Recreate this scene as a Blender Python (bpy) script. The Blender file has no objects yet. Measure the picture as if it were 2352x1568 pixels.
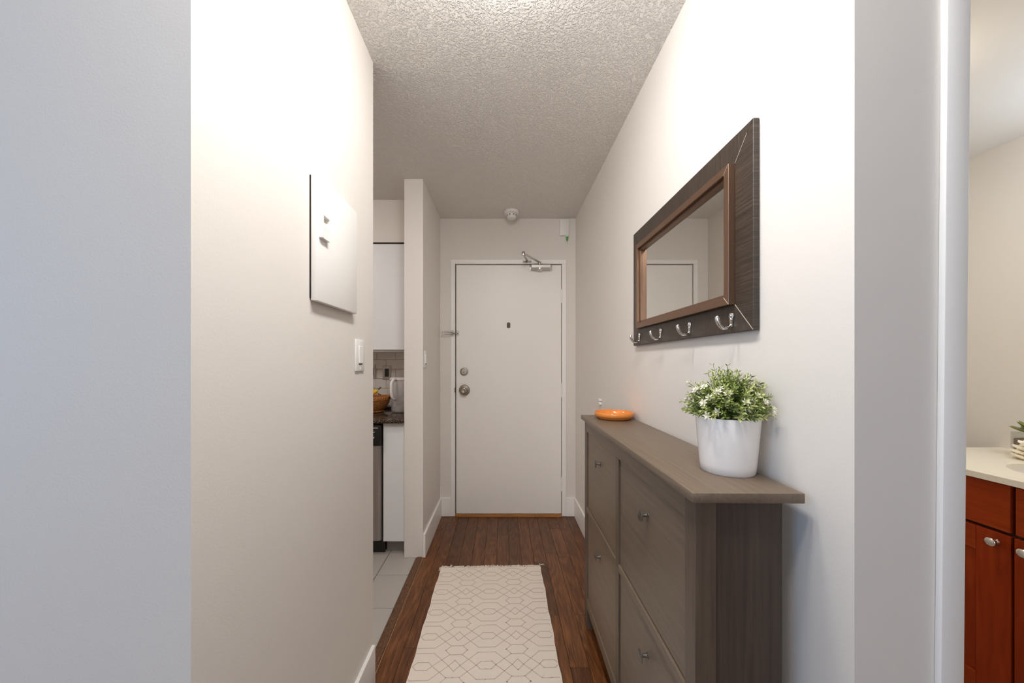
import bpy, bmesh, math, random
from mathutils import Vector, Matrix

R = math.radians
sc = bpy.context.scene
col = sc.collection
random.seed(11)

# ------------------------------------------------------------------ camera
FPX = 834.0                       # focal length in pixels of the 2352 px wide frame
cam_d = bpy.data.cameras.new('camera')
cam_d.sensor_fit = 'HORIZONTAL'
cam_d.sensor_width = 36.0
cam_d.lens = FPX / 2352.0 * 36.0
cam_d.shift_x = 22.0 / 2352.0
cam_d.shift_y = 50.0 / 2352.0
cam_d.clip_start = 0.02
cam = bpy.data.objects.new('camera', cam_d)
cam.location = (0, 0, 1.26)
cam.rotation_euler = (R(90), 0, 0)
col.objects.link(cam)
sc.camera = cam

# ------------------------------------------------------------------ view, world, large lights
sc.view_settings.view_transform = 'Standard'
sc.view_settings.look = 'None'
sc.view_settings.gamma = 1.0
sc.view_settings.use_curve_mapping = False
sc.view_settings.exposure = 0.17

sc.cycles.diffuse_bounces = 9
sc.cycles.max_bounces = 12
sc.cycles.caustics_reflective = False
sc.cycles.caustics_refractive = False

w = bpy.data.worlds.new('world')
sc.world = w
w.use_nodes = True
w.node_tree.nodes['Background'].inputs[0].default_value = (0.62, 0.74, 1.0, 1)
w.node_tree.nodes['Background'].inputs[1].default_value = 0.25

LAMP_HALL = 9.3         # power of each of the three made-up heads of the hall ceiling lamp
LAMP_HALL_COL = (1.0, 0.975, 0.945)
LAMP_BATH = 7.6
LAMP_BATH_COL = (0.66, 0.82, 1.0)
FILL_BATH_CEILING = 6.6
FILL_BATH_CEILING_COL = (1.0, 0.90, 0.73)
FILL_KITCHEN = 8.6
FILL_KITCHEN_COL = (1.0, 0.89, 0.85)
WINDOW_LEFT = 21.0
WINDOW_REAR = 36.0


def area(name, loc, rot, sx, sy, power, color):
    d = bpy.data.lights.new(name, 'AREA')
    d.shape = 'RECTANGLE'
    d.size = sx
    d.size_y = sy
    d.energy = power
    d.color = color
    o = bpy.data.objects.new(name, d)
    o.location = loc
    o.rotation_euler = rot
    col.objects.link(o)
    return o


# daylight coming through unseen living-room windows in the left wall and behind the camera
area('daylight_left_window', (-2.66, -1.0, 1.5), (0, R(-90), 0), 1.4, 1.7, WINDOW_LEFT, (0.15, 0.50, 1.0))
area('daylight_rear_window', (-0.9, -3.06, 1.35), (R(90), 0, 0), 2.2, 1.9, WINDOW_REAR, (0.97, 0.99, 1.0))

# ------------------------------------------------------------------ materials


def new_mat(name):
    m = bpy.data.materials.new(name)
    m.use_nodes = True
    nt = m.node_tree
    b = nt.nodes['Principled BSDF']
    return m, nt, b


def simple(name, c, rough=0.5, metal=0.0, spec=0.5, bump=None, **kw):
    """plain material with an optional fine procedural relief: bump=(scale, strength, distance)"""
    m, nt, b = new_mat(name)
    b.inputs['Base Color'].default_value = (*c, 1)
    b.inputs['Roughness'].default_value = rough
    b.inputs['Metallic'].default_value = metal
    b.inputs['Specular IOR Level'].default_value = spec
    for k, v in kw.items():
        b.inputs[k.replace('_', ' ')].default_value = v
    if bump:
        g = nt.nodes.new('ShaderNodeNewGeometry')
        n = nt.nodes.new('ShaderNodeTexNoise')
        n.inputs['Scale'].default_value = bump[0]
        n.inputs['Detail'].default_value = 3
        nt.links.new(g.outputs['Position'], n.inputs['Vector'])
        bp = nt.nodes.new('ShaderNodeBump')
        bp.inputs['Strength'].default_value = bump[1]
        bp.inputs['Distance'].default_value = bump[2]
        nt.links.new(n.outputs['Fac'], bp.inputs['Height'])
        nt.links.new(bp.outputs['Normal'], b.inputs['Normal'])
    return m


def ramp(nt, stops):
    r = nt.nodes.new('ShaderNodeValToRGB')
    e = r.color_ramp.elements
    while len(e) < len(stops):
        e.new(0.5)
    for i, (p, c) in enumerate(stops):
        e[i].position = p
        e[i].color = (*c, 1)
    return r


def grain(name, stops, stretch, rough=0.4, scale=1.0, bump=0.15, rnd=True, spec=0.5, coat=0.0, tint=0.0):
    """wood / brushed look: stretched noise in object space, shifted per object"""
    m, nt, b = new_mat(name)
    tc = nt.nodes.new('ShaderNodeTexCoord')
    add = nt.nodes.new('ShaderNodeVectorMath')
    add.operation = 'ADD'
    nt.links.new(tc.outputs['Object'], add.inputs[0])
    if rnd:
        oi = nt.nodes.new('ShaderNodeObjectInfo')
        mu = nt.nodes.new('ShaderNodeVectorMath')
        mu.operation = 'SCALE'
        mu.inputs[0].default_value = (3.1, 7.7, 1.9)
        nt.links.new(oi.outputs['Random'], mu.inputs['Scale'])
        nt.links.new(mu.outputs[0], add.inputs[1])
    mp = nt.nodes.new('ShaderNodeMapping')
    mp.inputs['Scale'].default_value = stretch
    nt.links.new(add.outputs[0], mp.inputs['Vector'])
    n1 = nt.nodes.new('ShaderNodeTexNoise')
    n1.inputs['Scale'].default_value = scale
    n1.inputs['Detail'].default_value = 6
    n1.inputs['Roughness'].default_value = 0.62
    n1.inputs['Distortion'].default_value = 0.6
    nt.links.new(mp.outputs[0], n1.inputs['Vector'])
    rp = ramp(nt, stops)
    nt.links.new(n1.outputs['Fac'], rp.inputs['Fac'])
    last = rp.outputs['Color']
    if rnd and tint:
        hs = nt.nodes.new('ShaderNodeHueSaturation')
        mr = nt.nodes.new('ShaderNodeMapRange')
        mr.inputs['To Min'].default_value = 1.0 - tint
        mr.inputs['To Max'].default_value = 1.0 + tint
        nt.links.new(oi.outputs['Random'], mr.inputs['Value'])
        nt.links.new(mr.outputs[0], hs.inputs['Value'])
        nt.links.new(last, hs.inputs['Color'])
        last = hs.outputs['Color']
    nt.links.new(last, b.inputs['Base Color'])
    b.inputs['Roughness'].default_value = rough
    b.inputs['Specular IOR Level'].default_value = spec
    b.inputs['Coat Weight'].default_value = coat
    b.inputs['Coat Roughness'].default_value = 0.2
    if bump:
        bp = nt.nodes.new('ShaderNodeBump')
        bp.inputs['Strength'].default_value = bump
        bp.inputs['Distance'].default_value = 0.002
        nt.links.new(n1.outputs['Fac'], bp.inputs['Height'])
        nt.links.new(bp.outputs['Normal'], b.inputs['Normal'])
    return m


def oak_floor(name):
    """dark stained oak with cathedral figure, tone and figure differing from board to board"""
    m, nt, b = new_mat(name)
    tc = nt.nodes.new('ShaderNodeTexCoord')
    oi = nt.nodes.new('ShaderNodeObjectInfo')
    mu = nt.nodes.new('ShaderNodeVectorMath')
    mu.operation = 'SCALE'
    mu.inputs[0].default_value = (5.1, 17.7, 1.9)
    nt.links.new(oi.outputs['Random'], mu.inputs['Scale'])
    add = nt.nodes.new('ShaderNodeVectorMath')
    nt.links.new(tc.outputs['Object'], add.inputs[0])
    nt.links.new(mu.outputs[0], add.inputs[1])
    mp = nt.nodes.new('ShaderNodeMapping')
    mp.inputs['Scale'].default_value = (1.0, 0.16, 1.0)
    nt.links.new(add.outputs[0], mp.inputs['Vector'])
    big = nt.nodes.new('ShaderNodeTexNoise')
    big.inputs['Scale'].default_value = 9
    big.inputs['Detail'].default_value = 1.5
    nt.links.new(mp.outputs[0], big.inputs['Vector'])
    k = nt.nodes.new('ShaderNodeMath')
    k.operation = 'MULTIPLY'
    k.inputs[1].default_value = 70
    nt.links.new(big.outputs['Fac'], k.inputs[0])
    s = nt.nodes.new('ShaderNodeMath')
    s.operation = 'SINE'
    nt.links.new(k.outputs[0], s.inputs[0])
    mp2 = nt.nodes.new('ShaderNodeMapping')
    mp2.inputs['Scale'].default_value = (170, 7, 50)
    nt.links.new(add.outputs[0], mp2.inputs['Vector'])
    fine = nt.nodes.new('ShaderNodeTexNoise')
    fine.inputs['Scale'].default_value = 1.6
    fine.inputs['Detail'].default_value = 4
    nt.links.new(mp2.outputs[0], fine.inputs['Vector'])
    mix = nt.nodes.new('ShaderNodeMath')
    mix.operation = 'MULTIPLY_ADD'
    mix.inputs[1].default_value = 0.075
    nt.links.new(s.outputs[0], mix.inputs[0])
    nt.links.new(fine.outputs['Fac'], mix.inputs[2])
    rp = ramp(nt, [(0.30, (0.060, 0.018, 0.0045)), (0.52, (0.128, 0.044, 0.0115)), (0.75, (0.205, 0.080, 0.024))])
    nt.links.new(mix.outputs[0], rp.inputs['Fac'])
    hs = nt.nodes.new('ShaderNodeHueSaturation')
    mr = nt.nodes.new('ShaderNodeMapRange')
    mr.inputs['To Min'].default_value = 0.74
    mr.inputs['To Max'].default_value = 1.22
    nt.links.new(oi.outputs['Random'], mr.inputs['Value'])
    nt.links.new(mr.outputs[0], hs.inputs['Value'])
    nt.links.new(rp.outputs['Color'], hs.inputs['Color'])
    nt.links.new(hs.outputs['Color'], b.inputs['Base Color'])
    b.inputs['Roughness'].default_value = 0.36
    b.inputs['Specular IOR Level'].default_value = 0.42
    bp = nt.nodes.new('ShaderNodeBump')
    bp.inputs['Strength'].default_value = 0.12
    bp.inputs['Distance'].default_value = 0.001
    nt.links.new(fine.outputs['Fac'], bp.inputs['Height'])
    nt.links.new(bp.outputs['Normal'], b.inputs['Normal'])
    return m


def popcorn(name, c):
    m, nt, b = new_mat(name)
    g = nt.nodes.new('ShaderNodeNewGeometry')
    n = nt.nodes.new('ShaderNodeTexNoise')
    n.inputs['Scale'].default_value = 140
    n.inputs['Detail'].default_value = 2.0
    n.inputs['Roughness'].default_value = 0.55
    nt.links.new(g.outputs['Position'], n.inputs['Vector'])
    rp = nt.nodes.new('ShaderNodeMapRange')
    rp.interpolation_type = 'SMOOTHSTEP'
    rp.inputs['From Min'].default_value = 0.42
    rp.inputs['From Max'].default_value = 0.66
    nt.links.new(n.outputs['Fac'], rp.inputs['Value'])
    bp = nt.nodes.new('ShaderNodeBump')
    bp.inputs['Strength'].default_value = 0.9
    bp.inputs['Distance'].default_value = 0.005
    nt.links.new(rp.outputs[0], bp.inputs['Height'])
    nt.links.new(bp.outputs['Normal'], b.inputs['Normal'])
    b.inputs['Base Color'].default_value = (*c, 1)
    b.inputs['Roughness'].default_value = 0.8
    b.inputs['Specular IOR Level'].default_value = 0.25
    return m


def speckle(name, base, dots, rough, scale):
    m, nt, b = new_mat(name)
    g = nt.nodes.new('ShaderNodeNewGeometry')
    v = nt.nodes.new('ShaderNodeTexVoronoi')
    v.inputs['Scale'].default_value = scale
    nt.links.new(g.outputs['Position'], v.inputs['Vector'])
    rp = ramp(nt, [(0.0, base), (0.62, base), (0.8, dots[0]), (1.0, dots[1])])
    sp = nt.nodes.new('ShaderNodeSeparateColor')
    nt.links.new(v.outputs['Color'], sp.inputs[0])
    nt.links.new(sp.outputs[0], rp.inputs['Fac'])
    nt.links.new(rp.outputs[0], b.inputs['Base Color'])
    b.inputs['Roughness'].default_value = rough
    b.inputs['Specular IOR Level'].default_value = 0.25
    return m


def worn_strip(name):
    """dark stained wood with the stain scuffed off in flecks"""
    m, nt, b = new_mat(name)
    g = nt.nodes.new('ShaderNodeNewGeometry')
    mp = nt.nodes.new('ShaderNodeMapping')
    mp.inputs['Scale'].default_value = (420, 60, 100)
    nt.links.new(g.outputs['Position'], mp.inputs['Vector'])
    n = nt.nodes.new('ShaderNodeTexNoise')
    n.inputs['Scale'].default_value = 1
    n.inputs['Detail'].default_value = 5
    n.inputs['Roughness'].default_value = 0.75
    nt.links.new(mp.outputs[0], n.inputs['Vector'])
    rp = ramp(nt, [(0.35, (0.050, 0.019, 0.007)), (0.53, (0.105, 0.044, 0.017)), (0.62, (0.24, 0.125, 0.05)), (0.74, (0.46, 0.30, 0.16))])
    nt.links.new(n.outputs['Fac'], rp.inputs['Fac'])
    nt.links.new(rp.outputs[0], b.inputs['Base Color'])
    b.inputs['Roughness'].default_value = 0.5
    return m


M = {}
M['paint'] = simple('wall_paint', (0.745, 0.708, 0.665), 0.55, spec=0.3, bump=(260, 0.10, 0.002))
M['paint_grey'] = simple('grey_wall_paint', (0.66, 0.655, 0.65), 0.55, spec=0.3, bump=(260, 0.10, 0.002))
M['trim'] = simple('white_trim_paint', (0.88, 0.865, 0.84), 0.38)
M['ceiling'] = popcorn('popcorn_ceiling', (0.90, 0.875, 0.84))
M['door'] = simple('white_door_paint', (0.86, 0.83, 0.79), 0.42, bump=(90, 0.03, 0.002))
M['dark'] = simple('dark_gap', (0.02, 0.014, 0.01), 0.8)
M['oak'] = oak_floor('dark_oak_floor')
M['strip'] = worn_strip('scuffed_transition_wood')
M['threshold'] = grain('orange_oak', [(0.3, (0.30, 0.12, 0.03)), (0.7, (0.55, 0.26, 0.08))], (6, 120, 60), 0.4, bump=0.1)
M['tile'] = simple('grey_floor_tile', (0.40, 0.375, 0.345), 0.5, bump=(12, 0.05, 0.004))
M['grout_dark'] = simple('dark_grout', (0.10, 0.085, 0.075), 0.9)
M['grout'] = simple('grey_grout', (0.22, 0.20, 0.18), 0.9)
M['subway'] = simple('white_glazed_tile', (0.84, 0.81, 0.77), 0.18)
M['white_lam'] = simple('white_laminate', (0.74, 0.76, 0.77), 0.35)
M['white_pl'] = simple('white_plastic', (0.80, 0.785, 0.76), 0.35)
M['white_gloss'] = simple('white_gloss_ceramic', (0.81, 0.775, 0.75), 0.22)
M['grey_toe'] = simple('grey_toe_kick', (0.30, 0.285, 0.265), 0.6)
M['granite'] = speckle('dark_granite', (0.016, 0.011, 0.008), ((0.09, 0.05, 0.028), (0.36, 0.27, 0.2)), 0.12, 340)
M['quartz'] = simple('cream_countertop', (0.78, 0.72, 0.61), 0.3)
M['black'] = simple('black_plastic', (0.008, 0.0075, 0.007), 0.3)
M['steel'] = grain('brushed_steel', [(0.3, (0.38, 0.35, 0.33)), (0.7, (0.46, 0.43, 0.41))], (400, 30, 1), 0.35, bump=0.02, rnd=False)
M['steel'].node_tree.nodes['Principled BSDF'].inputs['Metallic'].default_value = 0.85
M['nickel'] = simple('satin_nickel', (0.50, 0.46, 0.41), 0.25, 1.0)
M['chrome'] = simple('polished_chrome', (0.82, 0.80, 0.78), 0.12, 1.0)
M['bronze_nickel'] = simple('antique_nickel', (0.36, 0.31, 0.25), 0.3, 1.0)
M['silver'] = simple('silver_paint', (0.60, 0.57, 0.53), 0.35, 0.6)
M['pewter'] = simple('dark_pewter_metal', (0.20, 0.185, 0.165), 0.38, 0.9)
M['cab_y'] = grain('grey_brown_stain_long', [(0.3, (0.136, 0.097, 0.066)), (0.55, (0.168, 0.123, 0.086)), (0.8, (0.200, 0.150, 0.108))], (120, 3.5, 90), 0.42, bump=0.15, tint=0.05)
M['cab_leg'] = grain('grey_brown_upright_shaded', [(0.3, (0.086, 0.061, 0.043)), (0.55, (0.110, 0.080, 0.057)), (0.8, (0.134, 0.100, 0.073))], (120, 120, 4), 0.42, bump=0.15, tint=0.05)  # same stain darkened, shade of the end side put into the colour
M['cab_end_shaded'] = grain('grey_brown_side_shaded', [(0.3, (0.058, 0.041, 0.031)), (0.55, (0.076, 0.055, 0.042)), (0.8, (0.096, 0.071, 0.055))], (120, 120, 4), 0.50, bump=0.15, spec=0.3, tint=0.05)  # same stain darker still, shade on the cabinet end put into its colour
M['cherry_z'] = grain('cherry_stain_upright', [(0.25, (0.19, 0.018, 0.001)), (0.55, (0.26, 0.028, 0.002)), (0.8, (0.33, 0.045, 0.004))], (60, 40, 3), 0.45, spec=0.15, bump=0.06, tint=0.08)
M['cherry_y'] = grain('cherry_stain_level', [(0.25, (0.21, 0.023, 0.002)), (0.55, (0.28, 0.035, 0.003)), (0.8, (0.35, 0.054, 0.005))], (40, 4, 50), 0.45, spec=0.15, bump=0.06, tint=0.08)
M['wenge_h'] = grain('dark_streaked_frame_level', [(0.30, (0.014, 0.009, 0.006)), (0.5, (0.040, 0.027, 0.019)), (0.70, (0.095, 0.068, 0.050))], (10, 620, 9), 0.40, bump=0.25)
M['wenge_v'] = grain('dark_streaked_frame_upright', [(0.30, (0.014, 0.009, 0.006)), (0.5, (0.040, 0.027, 0.019)), (0.70, (0.095, 0.068, 0.050))], (10, 9, 620), 0.40, bump=0.25)
M['bronze'] = simple('satin_bronze_frame', (0.235, 0.14, 0.09), 0.34, 0.75)
M['mitre'] = simple('pale_mitre_edge', (0.55, 0.48, 0.40), 0.5)
M['mirror'] = simple('mirror_glass', (0.86, 0.86, 0.84), 0.015, 1.0)
M['orange'] = simple('orange_glazed_saucer', (0.74, 0.265, 0.055), 0.16)
M['rug'] = simple('cream_woven_cotton', (0.74, 0.665, 0.585), 0.95, spec=0.1, bump=(420, 0.5, 0.002))
M['rug_line'] = simple('grey_woven_yarn', (0.54, 0.475, 0.41), 0.95, spec=0.1)
M['leaf_dark'] = simple('dark_green_leaf', (0.075, 0.115, 0.022), 0.5)
M['leaf'] = simple('green_leaf', (0.20, 0.265, 0.045), 0.5)
M['leaf_pale'] = simple('pale_green_leaf', (0.50, 0.53, 0.21), 0.5)
M['blossom'] = simple('cream_blossom', (0.85, 0.83, 0.68), 0.5)
M['soil'] = simple('dark_soil', (0.03, 0.02, 0.012), 0.95, bump=(300, 0.6, 0.004))
M['wicker'] = grain('wicker', [(0.3, (0.26, 0.085, 0.018)), (0.7, (0.52, 0.21, 0.05))], (60, 60, 60), 0.45, bump=0.3)
M['rim_highlight'] = simple('cream_rim_highlight', (0.78, 0.68, 0.52), 0.8)
M['banana'] = simple('banana_skin', (0.72, 0.47, 0.035), 0.45)
M['banana_green'] = simple('greenish_banana_skin', (0.55, 0.48, 0.05), 0.45)
M['banana_tip'] = simple('banana_stem', (0.10, 0.065, 0.02), 0.6)
M['frost'] = simple('frosted_plastic', (0.86, 0.84, 0.85), 0.4)


def thin_glass(name, c, gloss, opacity, rough=0.03):
    m, nt, b_ = new_mat(name)
    nt.nodes.remove(b_)
    out = nt.nodes['Material Output']
    tr_ = nt.nodes.new('ShaderNodeBsdfTransparent')
    tr_.inputs[0].default_value = (*c, 1)
    df = nt.nodes.new('ShaderNodeBsdfDiffuse')
    df.inputs[0].default_value = (*c, 1)
    gl = nt.nodes.new('ShaderNodeBsdfGlossy')
    gl.inputs['Roughness'].default_value = rough
    m1 = nt.nodes.new('ShaderNodeMixShader')
    m1.inputs[0].default_value = opacity
    nt.links.new(tr_.outputs[0], m1.inputs[1])
    nt.links.new(df.outputs[0], m1.inputs[2])
    m2 = nt.nodes.new('ShaderNodeMixShader')
    m2.inputs[0].default_value = gloss
    nt.links.new(m1.outputs[0], m2.inputs[1])
    nt.links.new(gl.outputs[0], m2.inputs[2])
    nt.links.new(m2.outputs[0], out.inputs['Surface'])
    return m


M['clear'] = thin_glass('clear_grey_plastic', (0.93, 0.92, 0.92), 0.07, 0.24)
M['glass'] = thin_glass('clear_glass', (0.95, 0.955, 0.94), 0.10, 0.04)
M['water'] = thin_glass('water', (0.90, 0.87, 0.83), 0.05, 0.10)
M['pebble'] = simple('brown_pebbles', (0.16, 0.09, 0.05), 0.7, bump=(160, 0.9, 0.006))
M['succulent'] = simple('olive_succulent_leaf', (0.155, 0.175, 0.035), 0.45)
M['shell'] = simple('ivory_shell', (0.86, 0.80, 0.67), 0.4)
M['string'] = simple('white_string', (0.85, 0.82, 0.75), 0.8)
M['green_plug'] = simple('green_plug_plastic', (0.06, 0.34, 0.035), 0.4)
M['print'] = simple('white_print', (0.75, 0.75, 0.75), 0.4)


def emit(name, c, s):
    m, nt, b = new_mat(name)
    b.inputs['Base Color'].default_value = (0.9, 0.9, 0.9, 1)
    b.inputs['Emission Color'].default_value = (*c, 1)
    b.inputs['Emission Strength'].default_value = s
    return m


# ------------------------------------------------------------------ geometry helpers
ORG = {}


def link(o, parent=None):
    col.objects.link(o)
    if parent is not None:
        o.parent = parent


def tag(o, label=None, cat=None, group=None, kind=None):
    if label:
        o['label'] = label
    if cat:
        o['category'] = cat
    if group:
        o['group'] = group
    if kind:
        o['kind'] = kind
    return o


def thing(name, loc, label, cat, group=None):
    o = bpy.data.objects.new(name, None)
    o.empty_display_size = 0.05
    o.location = loc
    link(o)
    ORG[o] = Vector(loc)
    return tag(o, label, cat, group)


def mk(name, bm, mat, parent=None, smooth=False, angle=None, origin=None):
    """turn a bmesh authored in scene coordinates into one object whose origin is at its base centre"""
    bmesh.ops.recalc_face_normals(bm, faces=bm.faces)
    xs = [v.co.x for v in bm.verts]
    ys = [v.co.y for v in bm.verts]
    zs = [v.co.z for v in bm.verts]
    c = Vector(((min(xs) + max(xs)) / 2, (min(ys) + max(ys)) / 2, min(zs)))
    if origin is not None:
        c = Vector(origin)
    bmesh.ops.translate(bm, verts=bm.verts, vec=-c)
    me = bpy.data.meshes.new(name)
    bm.to_mesh(me)
    bm.free()
    if smooth:
        me.shade_smooth()
        if angle:
            me.set_sharp_from_angle(angle=R(angle))
    me.materials.append(M[mat] if isinstance(mat, str) else mat)
    o = bpy.data.objects.new(name, me)
    link(o, parent)
    o.location = c - (ORG[parent] if parent is not None else Vector((0, 0, 0)))
    ORG[o] = c
    return o


def B():
    return bmesh.new()


def box(bm, x0, x1, y0, y1, z0, z1, bev=0.0, seg=1):
    r = bmesh.ops.create_cube(bm, size=1.0)
    vs = r['verts']
    for v in vs:
        v.co = Vector((x0 + (v.co.x + .5) * (x1 - x0), y0 + (v.co.y + .5) * (y1 - y0), z0 + (v.co.z + .5) * (z1 - z0)))
    if bev:
        es = {e for v in vs for e in v.link_edges}
        bmesh.ops.bevel(bm, geom=list(es), offset=bev, segments=seg, affect='EDGES', profile=0.5)
    return bm


def boxo(name, mat, parent, x0, x1, y0, y1, z0, z1, bev=0.0, seg=1, smooth=False):
    return mk(name, box(B(), x0, x1, y0, y1, z0, z1, bev, seg), mat, parent, smooth=smooth, angle=35)


def lathe(bm, prof, centre=(0, 0, 0), axis='Z', seg=32, closed=False):
    """revolve (radius, height) pairs"""
    c = Vector(centre)
    rings = []
    for r, h in prof:
        ring = []
        if r < 1e-6:
            ring = [bm.verts.new(axv(0, 0, h, axis) + c)]
        else:
            for i in range(seg):
                a = 2 * math.pi * i / seg
                ring.append(bm.verts.new(axv(r * math.cos(a), r * math.sin(a), h, axis) + c))
        rings.append(ring)
    pairs = list(zip(rings[:-1], rings[1:]))
    if closed:
        pairs.append((rings[-1], rings[0]))
    for a, b in pairs:
        if len(a) == 1 and len(b) == 1:
            continue
        for i in range(seg):
            j = (i + 1) % seg
            if len(a) == 1:
                bm.faces.new((a[0], b[i], b[j]))
            elif len(b) == 1:
                bm.faces.new((a[i], a[j], b[0]))
            else:
                bm.faces.new((a[i], a[j], b[j], b[i]))
    return bm


def axv(a, b, h, axis):
    if axis == 'Z':
        return Vector((a, b, h))
    if axis == '-Z':
        return Vector((a, -b, -h))
    if axis == 'Y':
        return Vector((a, h, b))
    if axis == '-Y':
        return Vector((a, -h, b))
    if axis == 'X':
        return Vector((h, a, b))
    return Vector((-h, a, b))


def tube(bm, pts, rad, seg=8, closed=False, flat=None):
    """swept tube; rad number or list; flat=(vector) squashes nothing, kept for readability"""
    pts = [Vector(p) for p in pts]
    n = len(pts)
    rads = rad if isinstance(rad, (list, tuple)) else [rad] * n
    rings = []
    up = Vector((0, 0, 1))
    prev = None
    for i, p in enumerate(pts):
        if closed:
            t = (pts[(i + 1) % n] - pts[i - 1]).normalized()
        else:
            t = (pts[min(i + 1, n - 1)] - pts[max(i - 1, 0)]).normalized()
        if prev is None:
            s = t.cross(up)
            if s.length < 1e-3:
                s = t.cross(Vector((1, 0, 0)))
        else:
            s = prev - t * prev.dot(t)
        s.normalize()
        prev = s
        u = t.cross(s)
        ring = [bm.verts.new(p + (s * math.cos(2 * math.pi * k / seg) + u * math.sin(2 * math.pi * k / seg)) * rads[i]) for k in range(seg)]
        rings.append(ring)
    pairs = list(zip(rings[:-1], rings[1:]))
    if closed:
        pairs.append((rings[-1], rings[0]))
    for a, b in pairs:
        for k in range(seg):
            j = (k + 1) % seg
            bm.faces.new((a[k], a[j], b[j], b[k]))
    if not closed:
        bm.faces.new(rings[0][::-1])
        bm.faces.new(rings[-1])
    return bm


def prism(bm, poly, lo, hi, axis='X'):
    """extrude a 2-D polygon along an axis: X -> (y,z), Y -> (x,z), Z -> (x,y)"""
    def P(a, b, h):
        return Vector((h, a, b)) if axis == 'X' else Vector((a, h, b)) if axis == 'Y' else Vector((a, b, h))
    v0 = [bm.verts.new(P(a, b, lo)) for a, b in poly]
    v1 = [bm.verts.new(P(a, b, hi)) for a, b in poly]
    n = len(poly)
    bm.faces.new(v0[::-1])
    bm.faces.new(v1)
    for i in range(n):
        j = (i + 1) % n
        bm.faces.new((v0[i], v0[j], v1[j], v1[i]))
    return bm


def bevel_all(bm, off, seg=1, ang=30):
    bm.normal_update()
    es = [e for e in bm.edges if len(e.link_faces) == 2 and e.calc_face_angle(0) > R(ang)]
    bmesh.ops.bevel(bm, geom=es, offset=off, segments=seg, affect='EDGES', profile=0.5)
    return bm


def struct(name, bm, mat, parent=None, **k):
    o = mk(name, bm, mat, parent, **k)
    if parent is None:
        o['kind'] = 'structure'
    return o


# ------------------------------------------------------------------ dimensions of the place (metres, camera above the origin)
XL, XR = -0.514, 0.604          # hall walls
YD = 3.0                        # entrance-door wall
ZC = 2.454                      # ceiling
YLN, YLF = 0.599, 1.443         # near and far end of the left hall wall
YRN = 0.623                     # near corner of the right hall wall
YCOL = 2.355                    # near face of the wall stub beside the kitchen
ZBC = 2.25                      # bathroom ceiling

# ------------------------------------------------------------------ shell
struct('ceiling', box(B(), -2.75, 2.75, -3.2, 3.2, ZC, ZC + 0.1), 'ceiling')
# hall left wall and the wall facing the camera beside it
b = B()
prism(b, [(XL, YLN), (XL, YLF), (-0.638, YLF), (-0.638, 0.72), (-2.6, 0.72), (-2.6, YLN)], 0, ZC, 'Z')
struct('wall_left', b, 'paint')
# wall stub between kitchen and entrance
b = B()
prism(b, [(XL, YCOL), (XL, YD), (-0.638, YD), (-0.638, YCOL)], 0, ZC, 'Z')
bm_e = [e for e in b.edges if abs(e.verts[0].co.z - e.verts[1].co.z) > 1]
bmesh.ops.bevel(b, geom=bm_e, offset=0.003, segments=2, affect='EDGES', profile=0.5)
struct('wall_stub', b, 'paint')
# back wall with the entrance door opening
FX0, FX1, FZ = -0.4245, 0.525, 2.1125
b = B()
prism(b, [(-2.6, 0), (FX0, 0), (FX0, FZ), (FX1, FZ), (FX1, 0), (0.724, 0), (0.724, ZC), (-2.6, ZC)], YD, YD + 0.12, 'Y')
struct('wall_back', b, 'paint')
# right hall wall wrapping round to the wall facing the camera (up to the bathroom doorway)
b = B()
prism(b, [(XR, YRN), (0.77, YRN), (0.77, YRN + 0.12), (0.724, YRN + 0.12), (0.724, YD), (XR, YD)], 0, ZC, 'Z')
struct('wall_right', b, 'paint')
# the rest of the wall with the bathroom doorway
b = B()
prism(b, [(0.77, 2.06), (1.56, 2.06), (1.56, 0), (2.6, 0), (2.6, ZC), (0.77, ZC)], YRN, YRN + 0.12, 'Y')
struct('wall_front_right', b, 'paint')
# bathroom shell
struct('wall_bathroom', box(B(), 2.266, 2.38, YRN + 0.12, 3.1, 0, ZC), 'paint')
struct('wall_bathroom_end', box(B(), 0.724, 2.266, 2.9, 3.02, 0, ZC), 'paint')
struct('ceiling_bathroom', box(B(), 0.724, 2.266, YRN + 0.12, 2.9, ZBC, ZBC + 0.06), simple('bathroom_ceiling_paint', (0.80, 0.77, 0.73), 0.6))
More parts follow.
